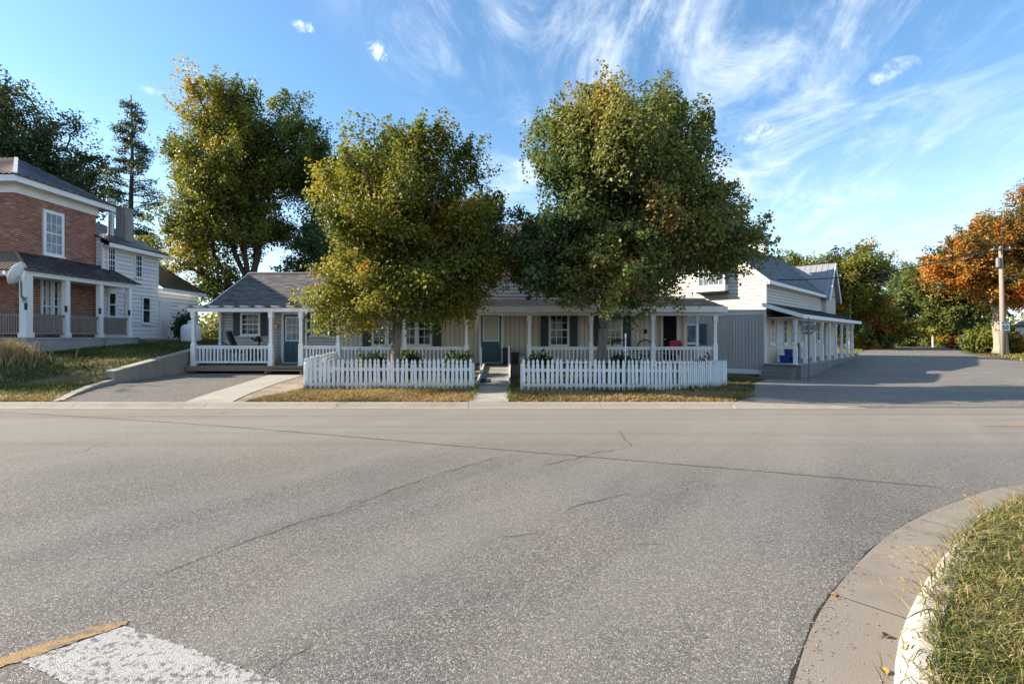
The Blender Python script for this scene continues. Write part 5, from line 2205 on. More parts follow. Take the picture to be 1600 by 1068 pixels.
    P_[:, 2] -= droop * clr * .25 * (off[:, 0] ** 2 + off[:, 1] ** 2) / (clr * clr + 1e-9)
    outw = ((cl - bc[cb]) + .35 * (cl - cen) / (np.linalg.norm(cl - cen, axis=1, keepdims=True) + 1e-9))[ic] if boughs else (cl[ic] - cen)
    outw /= np.linalg.norm(outw, axis=1, keepdims=True) + 1e-9
    nrm = outw * .55 + np.array([0, 0, .55]) + g.normal(0, .55, (N, 3))
    nrm /= np.linalg.norm(nrm, axis=1, keepdims=True)
    dirv = np.cross(nrm, g.normal(0, 1, (N, 3)))
    dirv[:, 2] -= droop
    dirv -= nrm * np.sum(dirv * nrm, 1, keepdims=True)
    dirv /= np.linalg.norm(dirv, axis=1, keepdims=True) + 1e-9
    side = np.cross(nrm, dirv)
    s = leaf * g.uniform(.6, 1.25, (N, 1))
    v0 = P_ - dirv * s * .45
    v1 = P_ - side * s * .42 + nrm * s * .12 - dirv * s * .05
    v2 = P_ + dirv * s * .6 - nrm * s * .05
    v3 = P_ + side * s * .42 + nrm * s * .12 - dirv * s * .05
    V = np.stack([v0, v1, v2, v3], 1).reshape(-1, 3)
    k = np.arange(N)[:, None] * 4
    T = np.concatenate([k + np.array([0, 1, 2]), k + np.array([0, 2, 3])], 0)
    tt = np.clip(ct[ic] + g.normal(0, .07, N), 0, 1)
    o = link('crown', np_mesh('crown', V, T, M[mat], np.repeat(tt, 4)), t)
    o['kind'] = 'stuff'
    return t


def dist_scale(D):
    return np.linalg.norm(D[:, :2], axis=1)


def zone1(c, v, g):
    # sun on the left side painted in as yellower tint, with a few turned sprays
    v = min(.7, v + .10 * max(0, min(1, (-3.0 - c[0]) / 2.2)))
    if g.uniform() < .035 and c[2] < 6.2:
        v = g.uniform(.82, .96)
    return min(1, v)


def zone2(c, v, g):
    if c[0] < 1.9 and c[2] < 7.2:
        v -= .18  # darker tint paints in the shade cast by the left maple
    elif c[1] < 15.0:
        v += .05
    if c[2] > 6.8:
        v += .03  # lighter tint paints in sun on the crown top
    if 2.9 < c[0] < 6.0 and 3 < c[2] < 5.6 and c[1] < 14.6 and g.uniform() < .16:
        v = g.uniform(.8, 1.0)
    return max(0, min(1, v))


grow('maple_tree', 'yellow-green maple growing inside the left picket fence', (-3.55, 14.9, .12), .145,
     [(-3.2, 15.0, 5.0, 2.35, 2.1, 2.2), (-3.1, 15.1, 6.7, 1.95, 1.6, 1.3), (-4.6, 14.9, 4.0, 1.25, 1.4, 1.6), (-1.55, 15.0, 4.2, 1.2, 1.4, 1.7), (-2.9, 14.7, 2.8, 1.9, 1.5, .75), (-1.3, 14.8, 2.3, .65, .7, .7), (-4.7, 14.7, 2.5, .9, .9, .7)],
     560, 260, .40, .095, 'leaf_a', 'bark', 23, split=.24, mean=.56, spread=.13, zone=zone1, multi=4, droop=.8, boughs=60, shell=.42)
grow('maple_tree', 'taller dark green maple growing inside the right picket fence', (2.8, 15.2, .1), .15,
     [(3.6, 15.1, 5.9, 2.5, 2.3, 2.3), (3.5, 15.2, 7.5, 2.5, 1.9, 1.4), (5.75, 15.1, 5.1, 1.5, 1.6, 1.4), (1.5, 15.3, 4.7, 1.35, 1.6, 1.8), (4.1, 14.8, 3.6, 2.0, 1.7, .9), (1.4, 14.9, 3.0, .9, 1.0, .7)],
     720, 260, .42, .1, 'leaf_b', 'bark', 36, split=.2, mean=.50, spread=.13, zone=zone2, multi=4, droop=.8, boughs=66, shell=.42)
# behind
grow('maple_tree', 'big yellowing tree standing behind the cottage roof', (-17.2, 32, 1.2), .36,
     [(-18.2, 32, 12.0, 4.2, 3.6, 3.8), (-20.1, 32, 8.6, 3.2, 2.6, 2.8), (-15.8, 32.5, 13.5, 2.2, 2.4, 3.2), (-18.5, 32, 15.4, 2.0, 2.0, 2.2), (-19.3, 31.5, 5.4, 1.8, 1.6, 1.5), (-14.4, 32.5, 12.6, 1.5, 2, 2.6)],
     620, 190, 0.62, 0.16, 'leaf_a', 'bark_dark', 41, boughs=60, split=.2, mean=.47, spread=.12, multi=5, zone=lambda c, v, g: min(1, max(0, v + .08 * (c[0] < -17.5) - .14 * (c[0] > -15.5))), shell=.6)
grow('maple_tree', 'darker tree between the cottage ridge and the left maple', (-13.2, 33.5, 1.0), .26,
     [(-13.0, 33.5, 9.0, 2.3, 2.4, 5.0), (-12.4, 33.5, 12.8, 1.5, 1.8, 2.4), (-11.8, 33, 5.5, 2.2, 2, 2.5)],
     360, 160, 0.62, 0.16, 'leaf_b', 'bark_dark', 45, boughs=34, split=.25, mean=.36, spread=.12, multi=3)
grow('maple_tree', 'dark broad tree rising behind the brick house roof', (-35, 37, 1.2), .45,
     [(-36.5, 37, 13.5, 4.6, 3.5, 4.0), (-33.0, 37, 11.5, 3.2, 3.0, 3.6), (-38.2, 37, 18.2, 2.5, 2.5, 2.8), (-41, 37, 14, 4, 3, 5)],
     560, 170, 0.7, 0.18, 'leaf_d', 'bark_dark', 51, boughs=48, split=.3, mean=.55, spread=.2, multi=4, flat=.5, shell=.6)


def conifer(name, label, base, h, r0, seed, mat, bark, dens=1.0, thin=True, bare=.25):
    g = np.random.default_rng(seed)
    t = thing(name, label, 'tree', base)
    m = MB()
    m.tube([(base[0] + .06 * math.sin(i), base[1], base[2] + h * i / 10) for i in range(11)], [.26 * (1 - i / 10.5) + .02 for i in range(11)], 8)
    V, tri, tn = [], [], []
    z = .06
    while z < .98:
        nb = int(g.integers(3, 6))
        for k in range(nb):
            az = g.uniform(0, 2 * np.pi)
            L = r0 * (1 - z) ** .75 * g.uniform(.45, 1.1) + .25
            if z < bare:
                L *= 1.0
            dz_ = (.25 if z > .5 else -.15) * L
            p0 = np.array([base[0], base[1], base[2] + h * z])
            p1 = p0 + np.array([math.cos(az) * L * .6, math.sin(az) * L * .6, dz_ * .4])
            p2 = p0 + np.array([math.cos(az) * L, math.sin(az) * L, dz_ - .12 * L])
            m.tube([p0, p1, p2], [.045 * (1 - z) + .012, .02, .006], 4, cap=False)
            if z < bare and g.uniform() < .6:
                continue
            n = int(70 * dens * L * (1.5 if z > .7 else (.8 if z > .4 else .75)))
            for q in range(n):
                s = g.uniform(.35, 1.0)
                c = p0 + (p2 - p0) * s + g.normal(0, .16, 3) * np.array([1, 1, .8]) + np.array([0, 0, -.05])
                d = g.normal(0, 1, 3) + np.array([math.cos(az), math.sin(az), .2]) * 1.2
                d /= np.linalg.norm(d)
                w = np.cross(d, g.normal(0, 1, 3))
                w /= np.linalg.norm(w)
                sz = g.uniform(.14, .3)
                i0 = len(V)
                V += [c - d * sz * .5 - w * .035, c - d * sz * .5 + w * .035, c + d * sz * .5]
                tri.append((i0, i0 + 1, i0 + 2))
                v = np.clip(g.normal(.4, .2), 0, 1)
                tn += [v, v, v]
        z += .028
    m.build('trunk', M[bark], t, smooth=True)
    o = link('crown', np_mesh('crown', np.array(V), np.array(tri), M[mat], np.array(tn)), t)
    o['kind'] = 'stuff'
    return t


conifer('spruce_tree', 'tall thin bare-limbed spruce behind the chimneys', (-26.6, 34, 1.3), 17.2, 3.3, 61, 'leaf_d', 'bark_dark', 1.25)

# unseen tree added left of the view to cast shade on the bank
grow('maple_tree', 'small bushy unseen tree added left of the view to shade the bank', (-24.5, 14.9, .5), .16,
     [(-24.5, 14.9, 3.9, 2.2, 2.1, 2.0), (-23.3, 15.9, 2.8, 1.5, 1.4, 1.3), (-25, 13.6, 2.6, 1.6, 1.2, 1.2)], 150, 120, .6, .16, 'leaf_b', 'bark', 66, split=.25, mean=.45)

# right-hand background, near to far
grow('maple_tree', 'big orange maple with pale forked trunk by the speed sign', (45.2, 45, 0), .5,
     [(44.3, 45, 8.0, 3.6, 3.2, 3.6), (48.0, 46, 9.5, 3.4, 3.2, 4.0), (41.2, 45, 7.4, 2.3, 2.4, 2.8), (49.5, 45, 13, 2.3, 2.3, 2.2), (46.5, 44.5, 5.4, 2.6, 2, 1.6)],
     460, 170, 0.75, 0.2, 'leaf_o', 'bark_pale', 71, boughs=48, split=.2, mean=.5, spread=.22, multi=4, zone=lambda c, v, g: min(1, max(0, v - (.42 if g.uniform() < .42 else .06))), shell=.6)
grow('maple_tree', 'second grey maple trunk with thin green and yellow leaves at the right edge', (51.5, 48, 0), .55,
     [(52, 48, 8.5, 4, 3, 4.2), (54.5, 48, 12.0, 3, 3, 4.0)], 200, 150, 0.75, 0.2, 'leaf_o', 'bark', 72, boughs=26, split=.25, mean=.28, spread=.18, multi=3, lean=(1.2, 0))
grow('maple_tree', 'large dark green tree at the end of the side street', (71, 88, 0), .6,
     [(71, 88, 8.5, 5.5, 4.5, 5.2), (74.5, 88, 7, 4, 4, 4.5), (68.5, 88, 6, 3.2, 3, 4.2), (78, 86, 10, 4, 3, 4)], 480, 160, 1.0, 0.3, 'leaf_b', 'bark_dark', 73, boughs=50, split=.25, mean=.36, spread=.14, multi=4)
grow('maple_tree', 'green and yellow tree rising behind the side gable of the corner building', (40.5, 60, 0), .42,
     [(38.5, 60, 8.8, 5.0, 3.5, 3.6), (43.0, 60, 8.0, 3.2, 3.2, 4.2), (34.8, 60, 8.8, 3.2, 3, 2.9), (40, 60, 4.5, 4, 3, 2.5)], 460, 160, 0.85, 0.25, 'leaf_a', 'bark', 74, boughs=50, split=.2, mean=.5, spread=.18, multi=4, shell=.6,
     zone=lambda c, v, g: 1.0 if (g.uniform() < .05) else v)
grow('maple_tree', 'small red maple left of the yellow shrub at the street end', (46.6, 66, 0), .2,
     [(46, 66, 4.2, 3.2, 2.5, 2.8), (49.8, 68, 4.6, 2.0, 2.0, 2.6)], 200, 140, 0.7, 0.24, 'leaf_r', 'bark_dark', 75, boughs=24, split=.25, mean=.58, spread=.24)
grow('maple_tree', 'dark green tree behind the orange maple', (62, 66, 0), .45,
     [(60.5, 66, 7.5, 4.0, 3.5, 5.0), (66, 66, 10, 5, 3.5, 6.0), (57.2, 66, 9.0, 2.6, 2.5, 3.5)], 380, 150, 0.95, 0.28, 'leaf_a', 'bark_dark', 76, boughs=40, split=.25, mean=.33, spread=.16, multi=3)


def shrub(name, label, base, r, h, mat, seed, mean=.4, n=60, nl=70, leaf=.05, clr=.14, group=None, cat='shrub', spread=.15):
    return grow(name, label, base, .02 * max(1, h), [(base[0], base[1], base[2] + h * .5, r, r * .9, h * .5)], n, nl, clr, leaf, mat, 'bark_dark', seed, split=.15, mean=mean, spread=spread, group=group, shell=.4, droop=.2, limb=.2 * max(.6, h), cat=cat, multi=3, tip=.004)


gsh = 'low shrubs behind the picket fences'
for i, (ipx, y, r, h, mat, mean, lab) in enumerate((
        (580, 16.8, .42, .62, 'leaf_d', .45, 'small dark shrub showing above the left fence, leftmost of its row'),
        (640, 16.6, .34, .68, 'leaf_d', .5, 'small dark shrub just right of the left maple trunk'),
        (717, 16.6, .46, .66, 'leaf_d', .35, 'dark round shrub at the right end of the left picket fence'),
        (844, 16.6, .38, .62, 'leaf_d', .4, 'dark round shrub at the left end of the right picket fence'),
        (972, 16.4, .42, .58, 'leaf_d', .45, 'dark shrub between right maple trunk and the white marker stake'),
        (1098, 17.2, .44, .62, 'leaf_r', .3, 'burgundy flowering shrub by the last porch post'))):
    x = X(ipx, y)
    shrub('shrub', lab, (x, y, h1(x, y)), r, h + .2, mat, 200 + i, mean, 80, 110, .07, .13, gsh)
shrub('shrub', 'pale yellow-green shrub at the left side of the street end', (51.5, 68, 0), 2.9, 4.6, 'leaf_a', 211, .68, 120, 90, .34, .7)
shrub('shrub', 'low dark shrub in front of the pale yellow-green one', (49.2, 66, 0), 1.6, 1.7, 'leaf_d', 212, .7, 60, 70, .26, .5)
shrub('shrub', 'rounded olive shrub left of the teal-roofed shed', (60.2, 75, 0), 1.6, 3.9, 'leaf_b', 213, .55, 90, 80, .3, .55)
shrub('shrub', 'flowering loose shrub right of the teal-roofed shed', (67.0, 78, 0), 2.0, 3.9, 'leaf_a', 214, .5, 90, 80, .34, .6)
shrub('cedar_tree', 'column-shaped yellow-green cedar at the street end', (62.8, 70, 0), 1.6, 6.4, 'leaf_a', 215, .56, 150, 90, .3, .6, cat='tree')
shrub('hedge', 'rounded clipped green hedge left of the pale maple trunk', (46.0, 47, 0), 1.9, 2.2, 'leaf_a', 216, .45, 150, 110, .2, .42, cat='hedge', spread=.08)
shrub('shrub', 'small orange shrub by the street end', (58.6, 64, 0), .8, 1.3, 'leaf_r', 217, .75, 40, 70, .2, .3)
shrub('shrub', 'low dark hedge below the teal-roofed shed', (65.5, 81.5, 0), 3.6, 1.5, 'leaf_d', 218, .5, 90, 80, .3, .6)
shrub('shrub', 'dark shrub at the foot of the utility pole', (47.9, 45.5, 0), 1.2, 1.3, 'leaf_o', 219, .2, 50, 70, .22, .4)
shrub('shrub', 'bright yellow-green bush on the lawn under the red maple', (44.3, 62, 0), 1.3, 1.1, 'leaf_a', 220, .72, 50, 70, .26, .4)
shrub('shrub', 'dark bush beside the propane tank', (-15.1, 27, 1.3), .55, 1.9, 'leaf_d', 221, .5, 60, 70, .12, .26)
shrub('shrub', 'dark bush left of the propane tank by the annex wall', (-17.9, 26.6, 1.3), .45, 1.5, 'leaf_d', 222, .4, 50, 70, .12, .24)

# far wood that closes the view
g = np.random.default_rng(300)


def wood(name, label, xs_, y, h, n, leaf, seed, mat):
    g = np.random.default_rng(seed)
    m_ = len(xs_)
    cx = np.interp(np.linspace(0, 1, n), np.linspace(0, 1, m_), xs_) + g.normal(0, 2.5, n)
    top = h * (.65 + .25 * np.sin(cx * .21 + seed) + .2 * np.sin(cx * .53 + 2 * seed))
    zz_ = g.uniform(0, 1, n) ** .8 * top
    cy_ = y + g.normal(0, 3.0, n)
    ct = np.clip(.45 + .25 * np.sin(cx * .33 + 1) + g.normal(0, .1, n), 0, 1)
    k_ = 26
    ic = np.repeat(np.arange(n), k_)
    P_ = np.stack([cx, cy_, zz_], 1)[ic] + g.normal(0, 1.0, (n * k_, 3)) * np.array([1, 1, .8])
    P_[:, 2] = np.maximum(P_[:, 2], .05)
    u = g.normal(0, 1, (n * k_, 3))
    u /= np.linalg.norm(u, axis=1, keepdims=True)
    w = np.cross(u, g.normal(0, 1, (n * k_, 3)))
    w /= np.linalg.norm(w, axis=1, keepdims=True)
    V = np.stack([P_ - u * leaf * .5, P_ + w * leaf * .4, P_ + u * leaf * .5, P_ - w * leaf * .4], 1).reshape(-1, 3)
    kk = np.arange(n * k_)[:, None] * 4
    T = np.concatenate([kk + np.array([0, 1, 2]), kk + np.array([0, 2, 3])], 0)
    o = link(name, np_mesh(name, V, T, M[mat], np.repeat(np.clip(ct[ic] + g.normal(0, .1, n * k_), 0, 1), 4)))
    return tag_stuff(o, label, 'woods')


wood('far_wood', 'mixed far trees closing the view behind the street end', [25, 190], 112, 9, 1500, .7, 301, 'leaf_a')
wood('far_wood', 'low far greenery behind the houses on the left', [-130, 20], 95, 5.5, 1400, .7, 302, 'leaf_b')

# ------------------------------------------------------------------ porch and yard objects
# exercise bike
ex0 = thing('exercise_bike', 'black recumbent exercise bike behind the cottage porch railing', 'exercise bike', (-10.7, 19.6, FZ))
Mx = Matrix.Translation((-10.75, 19.55, FZ)) @ Matrix.Diagonal((1, 1, 1.1, 1))
m = MB(Mx)
m.bar((-.6, 0, .05), (.75, 0, .05), .07, .08)
m.bar((-.6, -.25, .03), (-.6, .25, .03), .06, .05)
m.bar((.72, -.25, .03), (.72, .25, .03), .06, .05)
m.bar((.35, 0, .08), (.62, 0, .85), .06, .06)
m.bar((-.35, 0, .08), (-.3, 0, .42), .06, .06)
m.build('frame', M['black'], ex0)
m = MB(Mx)
m.hexa([(-.5, -.2, .42), (-.08, -.2, .42), (-.08, .2, .42), (-.5, .2, .42)], [(-.48, -.18, .5), (-.1, -.18, .5), (-.1, .18, .5), (-.48, .18, .5)])
m.build('seat', M['black'], ex0)
m = MB(Mx)
m.hexa([(-.38, -.19, .5), (-.29, -.19, .5), (-.29, .19, .5), (-.38, .19, .5)], [(-.66, -.15, 1.08), (-.55, -.15, 1.08), (-.55, .15, 1.08), (-.66, .15, 1.08)])
m.hexa([(-.67, -.13, 1.08), (-.55, -.13, 1.08), (-.55, .13, 1.08), (-.67, .13, 1.08)], [(-.68, -.11, 1.22), (-.58, -.11, 1.22), (-.58, .11, 1.22), (-.68, .11, 1.22)])
m.build('backrest', M['black'], ex0)
m = MB(Mx)
for s in (-.27, .27):
    m.tube([(-.42, s, .45), (-.5, s, .7), (-.75, s, .82)], .022, 6)
m.build('side_handle', M['black'], ex0)
m = MB(Mx)
m.lathe([(.26, -.06), (.28, -.03), (.28, .03), (.26, .06)], 14)
m.v = [tuple(Mx @ Vector((.35 + v[0], v[2] * 1.0, .34 + v[1]))) for v in [tuple(Mx.inverted() @ Vector(q)) for q in m.v]]
m.build('flywheel_housing', M['black'], ex0)
m = MB(Mx)
m.hexa([(.52, -.13, .83), (.62, -.13, .83), (.62, .13, .83), (.52, .13, .83)], [(.5, -.12, 1.0), (.56, -.12, 1.03), (.56, .12, 1.03), (.5, .12, 1.0)])
m.tube([(.6, -.3, .84), (.45, -.28, .98), (.35, -.1, .92), (.55, 0, .86), (.35, .1, .92), (.45, .28, .98), (.6, .3, .84)], .018, 6)
m.build('console', M['black'], ex0)
for s, a in ((-.14, .4), (.14, 3.5)):
    m = MB(Mx)
    c = Vector((.35 + .17 * math.cos(a), s, .34 + .17 * math.sin(a)))
    m.bar((.35, s * .6, .34), tuple(c), .025, .02)
    m.box(c.x - .05, c.x + .05, s - .05, s + .05, c.z - .015, c.z + .015)
    m.build('pedal', M['metal'], ex0)
# broom by the cottage door
m = MB()
m.tube([(-9.78, 20.36, FZ + 1.35), (-9.76, 20.34, FZ + .28)], .013, 6)
br = m.build('broom', M['deck'])
tag(br, 'broom leaning on the cottage wall left of the teal door', 'broom')
m = MB()
m.hexa([(-9.88, 20.3, FZ), (-9.64, 20.3, FZ), (-9.64, 20.38, FZ), (-9.88, 20.38, FZ)], [(-9.8, 20.32, FZ + .28), (-9.72, 20.32, FZ + .28), (-9.72, 20.36, FZ + .28), (-9.8, 20.36, FZ + .28)])
m.build('bristles', M['weathered'], br)


def bin_(x, y, z, w, d, h, mat, label, name='bin', cat='bin', rotz=0.0):
    Mx = Matrix.Translation((x, y, z)) @ Matrix.Rotation(rotz, 4, 'Z')
    m = MB(Mx)
    a, b = .42, .5
    m.hexa([(-w * a, -d * a, 0), (w * a, -d * a, 0), (w * a, d * a, 0), (-w * a, d * a, 0)], [(-w * b, -d * b, h * .93), (w * b, -d * b, h * .93), (w * b, d * b, h * .93), (-w * b, d * b, h * .93)])
    for k in (.3, .6):
        q = a + (b - a) * k + .015
        m.box(-w * q, w * q, -d * q, d * q, h * k, h * k + .03)
    o = m.build(name, M[mat])
    tag(o, label, cat)
    m = MB(Mx)
    m.box(-w * .54, w * .54, -d * .54, d * .54, h * .931, h * .96)
    m.hexa([(-w * .52, -d * .52, h * .961), (w * .52, -d * .52, h * .961), (w * .52, d * .52, h * .961), (-w * .52, d * .52, h * .961)], [(-w * .45, -d * .45, h), (w * .45, -d * .45, h), (w * .45, d * .45, h), (-w * .45, d * .45, h)])
    m.build('lid', M[mat], o)
    return o


bin_(-.22, 20.05, FZ, .34, .4, .66, 'black', 'taller black bin beside the middle teal door')
bin_(.12, 20.05, FZ, .3, .36, .47, 'black', 'shorter black bin right of the taller one')
m = MB()
m.lathe([(.12, FZ), (.15, FZ + .26), (.16, FZ + .27), (.155, FZ + .29), (.13, FZ + .28)], 14, (.42, 20.0, 0))
bk = m.build('bucket', M['white_old'])
tag(bk, 'white bucket right of the two black bins', 'bucket')
m = MB()
m.tube([(.42 + .16 * math.cos(t), 19.99 + .05 * math.sin(t), FZ + .26 - .1 * math.sin(t)) for t in np.linspace(0, math.pi, 8)], .005, 4)
m.build('handle', M['metal'], bk)
# step blocks either side of the ramp
for x0, x1, lab in ((-1.75, -1.12, 'grey concrete block left of the ramp top'), (-.02, .66, 'grey concrete block right of the ramp top')):
    m = MB()
    m.box(x0, x1, 17.6, 18.4, .1, .34)
    m.box(x0 + .02, x1 - .02, 17.62, 18.38, .342, .36)
    tag(m.build('step_block', M['step_conc']), lab, 'step')

# bicycle on the right porch


def wheel(parent, Mx, r):
    m = MB(Mx)
    n = 20
    ring = [(r * math.cos(2 * math.pi * i / n), 0, r * math.sin(2 * math.pi * i / n)) for i in range(n + 1)]
    m.tube(ring, .022, 6, cap=False)
    w = m.build('wheel', M['black'], parent, smooth=True)
    m = MB(Mx)
    m.tube([(p[0] * .93, 0, p[2] * .93) for p in ring], .009, 4, cap=False)
    for i in range(0, n, 2):
        m.tube([(0, 0, 0), (ring[i][0] * .93, 0, ring[i][2] * .93)], .003, 3, cap=False)
    m.tube([(0, -.04, 0), (0, .04, 0)], .02, 6)
    m.build('rim', M['metal'], w)


bx, by = X(1008, 20.1), 20.1
bike = thing('bicycle', 'dark bicycle turned upside down by the boarded wall on the right porch', 'bicycle', (bx - .5, by, FZ))
wheel(bike, Matrix.Translation((bx, by, FZ + .64)), .34)
wheel(bike, Matrix.Translation((bx - 1.05, by, FZ + .64)), .34)
FL = Matrix.Translation((0, 0, 2 * FZ + 1.0)) @ Matrix.Diagonal((1, 1, -1, 1))
m = MB(FL)
P1, P2, P3, P4 = (bx - 1.05, by, FZ + .36), (bx - .62, by, FZ + .3), (bx - .78, by, FZ + .82), (bx - .2, by, FZ + .8)
for a, b in ((P1, P2), (P1, P3), (P2, P3), (P3, P4), (P2, P4), (P4, (bx, by, FZ + .36)), (P4, (bx - .23, by, FZ + .95))):
    m.tube([a, b], .018, 6)
m.build('frame', M['black'], bike)
m = MB(FL)
m.tube([(bx - .23, by - .28, FZ + 1.0), (bx - .25, by - .1, FZ + .96), (bx - .23, by + .1, FZ + .96), (bx - .25, by + .28, FZ + 1.0)], .014, 6)
m.build('handlebar', M['black'], bike)
m = MB(FL)
m.tube([P3, (bx - .81, by, FZ + .92)], .014, 6)
m.hexa([(bx - .95, by - .08, FZ + .92), (bx - .65, by - .03, FZ + .92), (bx - .65, by + .03, FZ + .92), (bx - .95, by + .08, FZ + .92)], [(bx - .95, by - .07, FZ + .97), (bx - .66, by - .02, FZ + .96), (bx - .66, by + .02, FZ + .96), (bx - .95, by + .07, FZ + .97)])
m.build('saddle', M['black'], bike)
# red porch chair
rcx, rcy = X(1050, 19.7), 19.6
ch = thing('patio_chair', 'red cushioned metal chair in front of the dark doorway', 'chair', (rcx, rcy, FZ))
Mx = Matrix.Translation((rcx, rcy, FZ))
m = MB(Mx)
m.hexa([(-.23, -.24, .42), (.23, -.24, .42), (.23, -.2, .42), (-.23, -.2, .42)], [(-.23, -.36, .92), (.23, -.36, .92), (.23, -.3, .92), (-.23, -.3, .92)])
m.hexa([(-.2, -.36, .921), (.2, -.36, .921), (.2, -.3, .921), (-.2, -.3, .921)], [(-.17, -.37, .97), (.17, -.37, .97), (.17, -.32, .97), (-.17, -.32, .97)])
m.build('backrest', M['red'], ch)
m = MB(Mx)
m.box(-.23, .23, -.2, .26, .38, .45)
m.build('seat', M['red'], ch)
for sx in (-.25, .25):
    m = MB(Mx)
    m.tube([(sx, -.36, .84), (sx, -.26, .4), (sx, -.3, 0)], .014, 6)
    m.tube([(sx, -.28, .62), (sx, .25, .62), (sx, .28, 0)], .014, 6)
    m.build('leg', M['black'], ch)
tb = thing('side_table', 'small white side table left of the red chair', 'table', (rcx - .62, rcy - .1, FZ))
m = MB()
m.lathe([(.24, FZ + .44), (.25, FZ + .46), (.25, FZ + .475), (.24, FZ + .48)], 16, (rcx - .62, rcy - .1, 0))
m.build('tabletop', M['white'], tb)
for k in range(3):
    a = k * 2.1 + .4
    m = MB()
    m.tube([(rcx - .62 + .08 * math.cos(a), rcy - .1 + .08 * math.sin(a), FZ + .44), (rcx - .62 + .2 * math.cos(a), rcy - .1 + .2 * math.sin(a), FZ)], .013, 5)
    m.build('leg', M['white'], tb)
# white marker stake at the fence
sx = X(977, 13.75)
m = MB()
m.tube([(sx, 13.72, .1), (sx, 13.72, 1.62)], .017, 8)
stk = m.build('marker_stake', M['white'])
tag(stk, 'thin white stake standing behind the right picket fence', 'stake')
m = MB()
m.lathe([(.03, 1.62), (.035, 1.66), (.02, 1.72), (.005, 1.74)], 8, (sx, 13.72, 0))
m.build('cap', M['white'], stk)

# blue recycling boxes on the corner building's porch
for a, b, z, w, d, h, rz, lab in ((1.25, -.62, .2, .62, .45, .4, .1, 'blue recycling box nearest the white side door'), (1.75, -.9, .2, .62, .45, .36, -.1, 'blue recycling box on the floor beside the first porch post'),
                                  (1.5, -.74, .58, .55, .42, .36, .2, 'blue recycling box stacked on top of the others')):
    p = cw(a, b, z)
    Mx = Matrix.Translation(p) @ Matrix.Rotation(TH + rz, 4, 'Z')
    m = MB(Mx)
    m.hexa([(-w * .42, -d * .42, 0), (w * .42, -d * .42, 0), (w * .42, d * .42, 0), (-w * .42, d * .42, 0)], [(-w * .5, -d * .5, h), (w * .5, -d * .5, h), (w * .5, d * .5, h), (-w * .5, d * .5, h)])
    o = m.build('recycling_box', M['blue'])
    tag(o, lab, 'box', 'blue recycling boxes')
    m = MB(Mx)
    for s0 in (-1, 1):
        m.box(-w * .53, w * .53, s0 * d * .5 - .02, s0 * d * .5 + .02, h - .05, h + .005)
        m.box(s0 * w * .5 - .02, s0 * w * .5 + .02, -d * .49, d * .49, h - .049, h + .004)
    m.build('rim', M['blue'], o)
p = cw(6.7, -.25, .2)
m = MB(Matrix.Translation(p) @ Matrix.Rotation(TH, 4, 'Z'))
m.hexa([(-.35, -.25, 0), (.35, -.25, 0), (.35, -.2, 0), (-.35, -.2, 0)], [(-.35, .12, 1.05), (.35, .12, 1.05), (.35, .17, 1.05), (-.35, .17, 1.05)])
tag(m.build('board', M['white_old']), 'pale board leaning against the wall on the side porch', 'board')

# stop sign seen from behind
syx = 14.35
syy = 23.5
zg = h1(syx, syy) - .05
sg = thing('stop_sign', 'back of a grey octagonal sign on a post before the side porch', 'sign', (syx, syy, zg))
m = MB()
m.box(syx - .025, syx + .025, syy + .0, syy + .05, zg - .1, 2.55)
m.build('pole', M['sign_back'], sg)
Mx = Matrix.Translation((syx, syy + .06, 2.06)) @ Matrix.Rotation(R(-12), 4, 'Z')
m = MB(Mx)
oc = [(.33 * math.cos(R(22.5 + 45 * k)) / math.cos(R(22.5)), .33 * math.sin(R(22.5 + 45 * k)) / math.cos(R(22.5))) for k in range(8)]
m.prism(oc, 'y', -.002, .002)
pl = m.build('sign_plate', M['sign_back'], sg)
m = MB(Mx)
m.box(-.25, .25, -.03, -.003, .14, .18)
m.box(-.25, .25, -.03, -.003, -.18, -.14)
m.build('bracket', M['metal'], sg)

# propane tank
tx, ty = -16.5, 25.0
tz = h1(tx, ty)
pt = thing('propane_tank', 'upright white propane tank beside the annex', 'tank', (tx, ty, tz))
m = MB()
m.lathe([(.36, .03), (.43, .08), (.45, .16), (.45, .72), (.42, .84), (.3, .93), (.13, .97)], 20, (tx, ty, tz))
m.build('body', M['tank'], pt, smooth=True)
m = MB()
m.lathe([(.14, .93), (.15, 1.1), (.12, 1.14), (.05, 1.16)], 12, (tx, ty, tz))
m.build('valve_cover', M['tank'], pt)
m = MB()
m.lathe([(.32, 0), (.32, .16)], 16, (tx, ty, tz))
m.build('foot_ring', M['metal'], pt)

# satellite dish on the brick house's corner post
DC = Vector((-17.74, 17.5, 3.86))
dt = thing('satellite_dish', 'white satellite dish on an arm from the brick house corner post', 'satellite dish', (-18.0, 17.95, 3.1))
m = MB()
m.tube([(-17.98, 17.95, 3.0), (-17.86, 17.7, 3.12), (DC.x + .05, DC.y + .03, DC.z - .22), (DC.x + .03, DC.y + .02, DC.z - .05)], .032, 8)
m.box(-18.08, -17.9, 17.93, 17.968, 2.9, 3.1)
m.build('arm', M['metal'], dt)
zax = Vector((-.9, -.28, .33)).normalized()
Mx = Matrix.Translation(DC) @ zax.to_track_quat('Z', 'Y').to_matrix().to_4x4() @ Matrix.Diagonal((.85, 1, 1, 1))
m = MB(Mx)
m.lathe([(.004, .012), (.12, .02), (.3, .055), (.42, .105), (.425, .095), (.3, .04), (.12, 0.0), (.004, -.008)], 24)
m.build('dish', M['white'], dt, smooth=True)
m = MB()
e_ = DC + zax * .5 + Vector((0, 0, -.12))
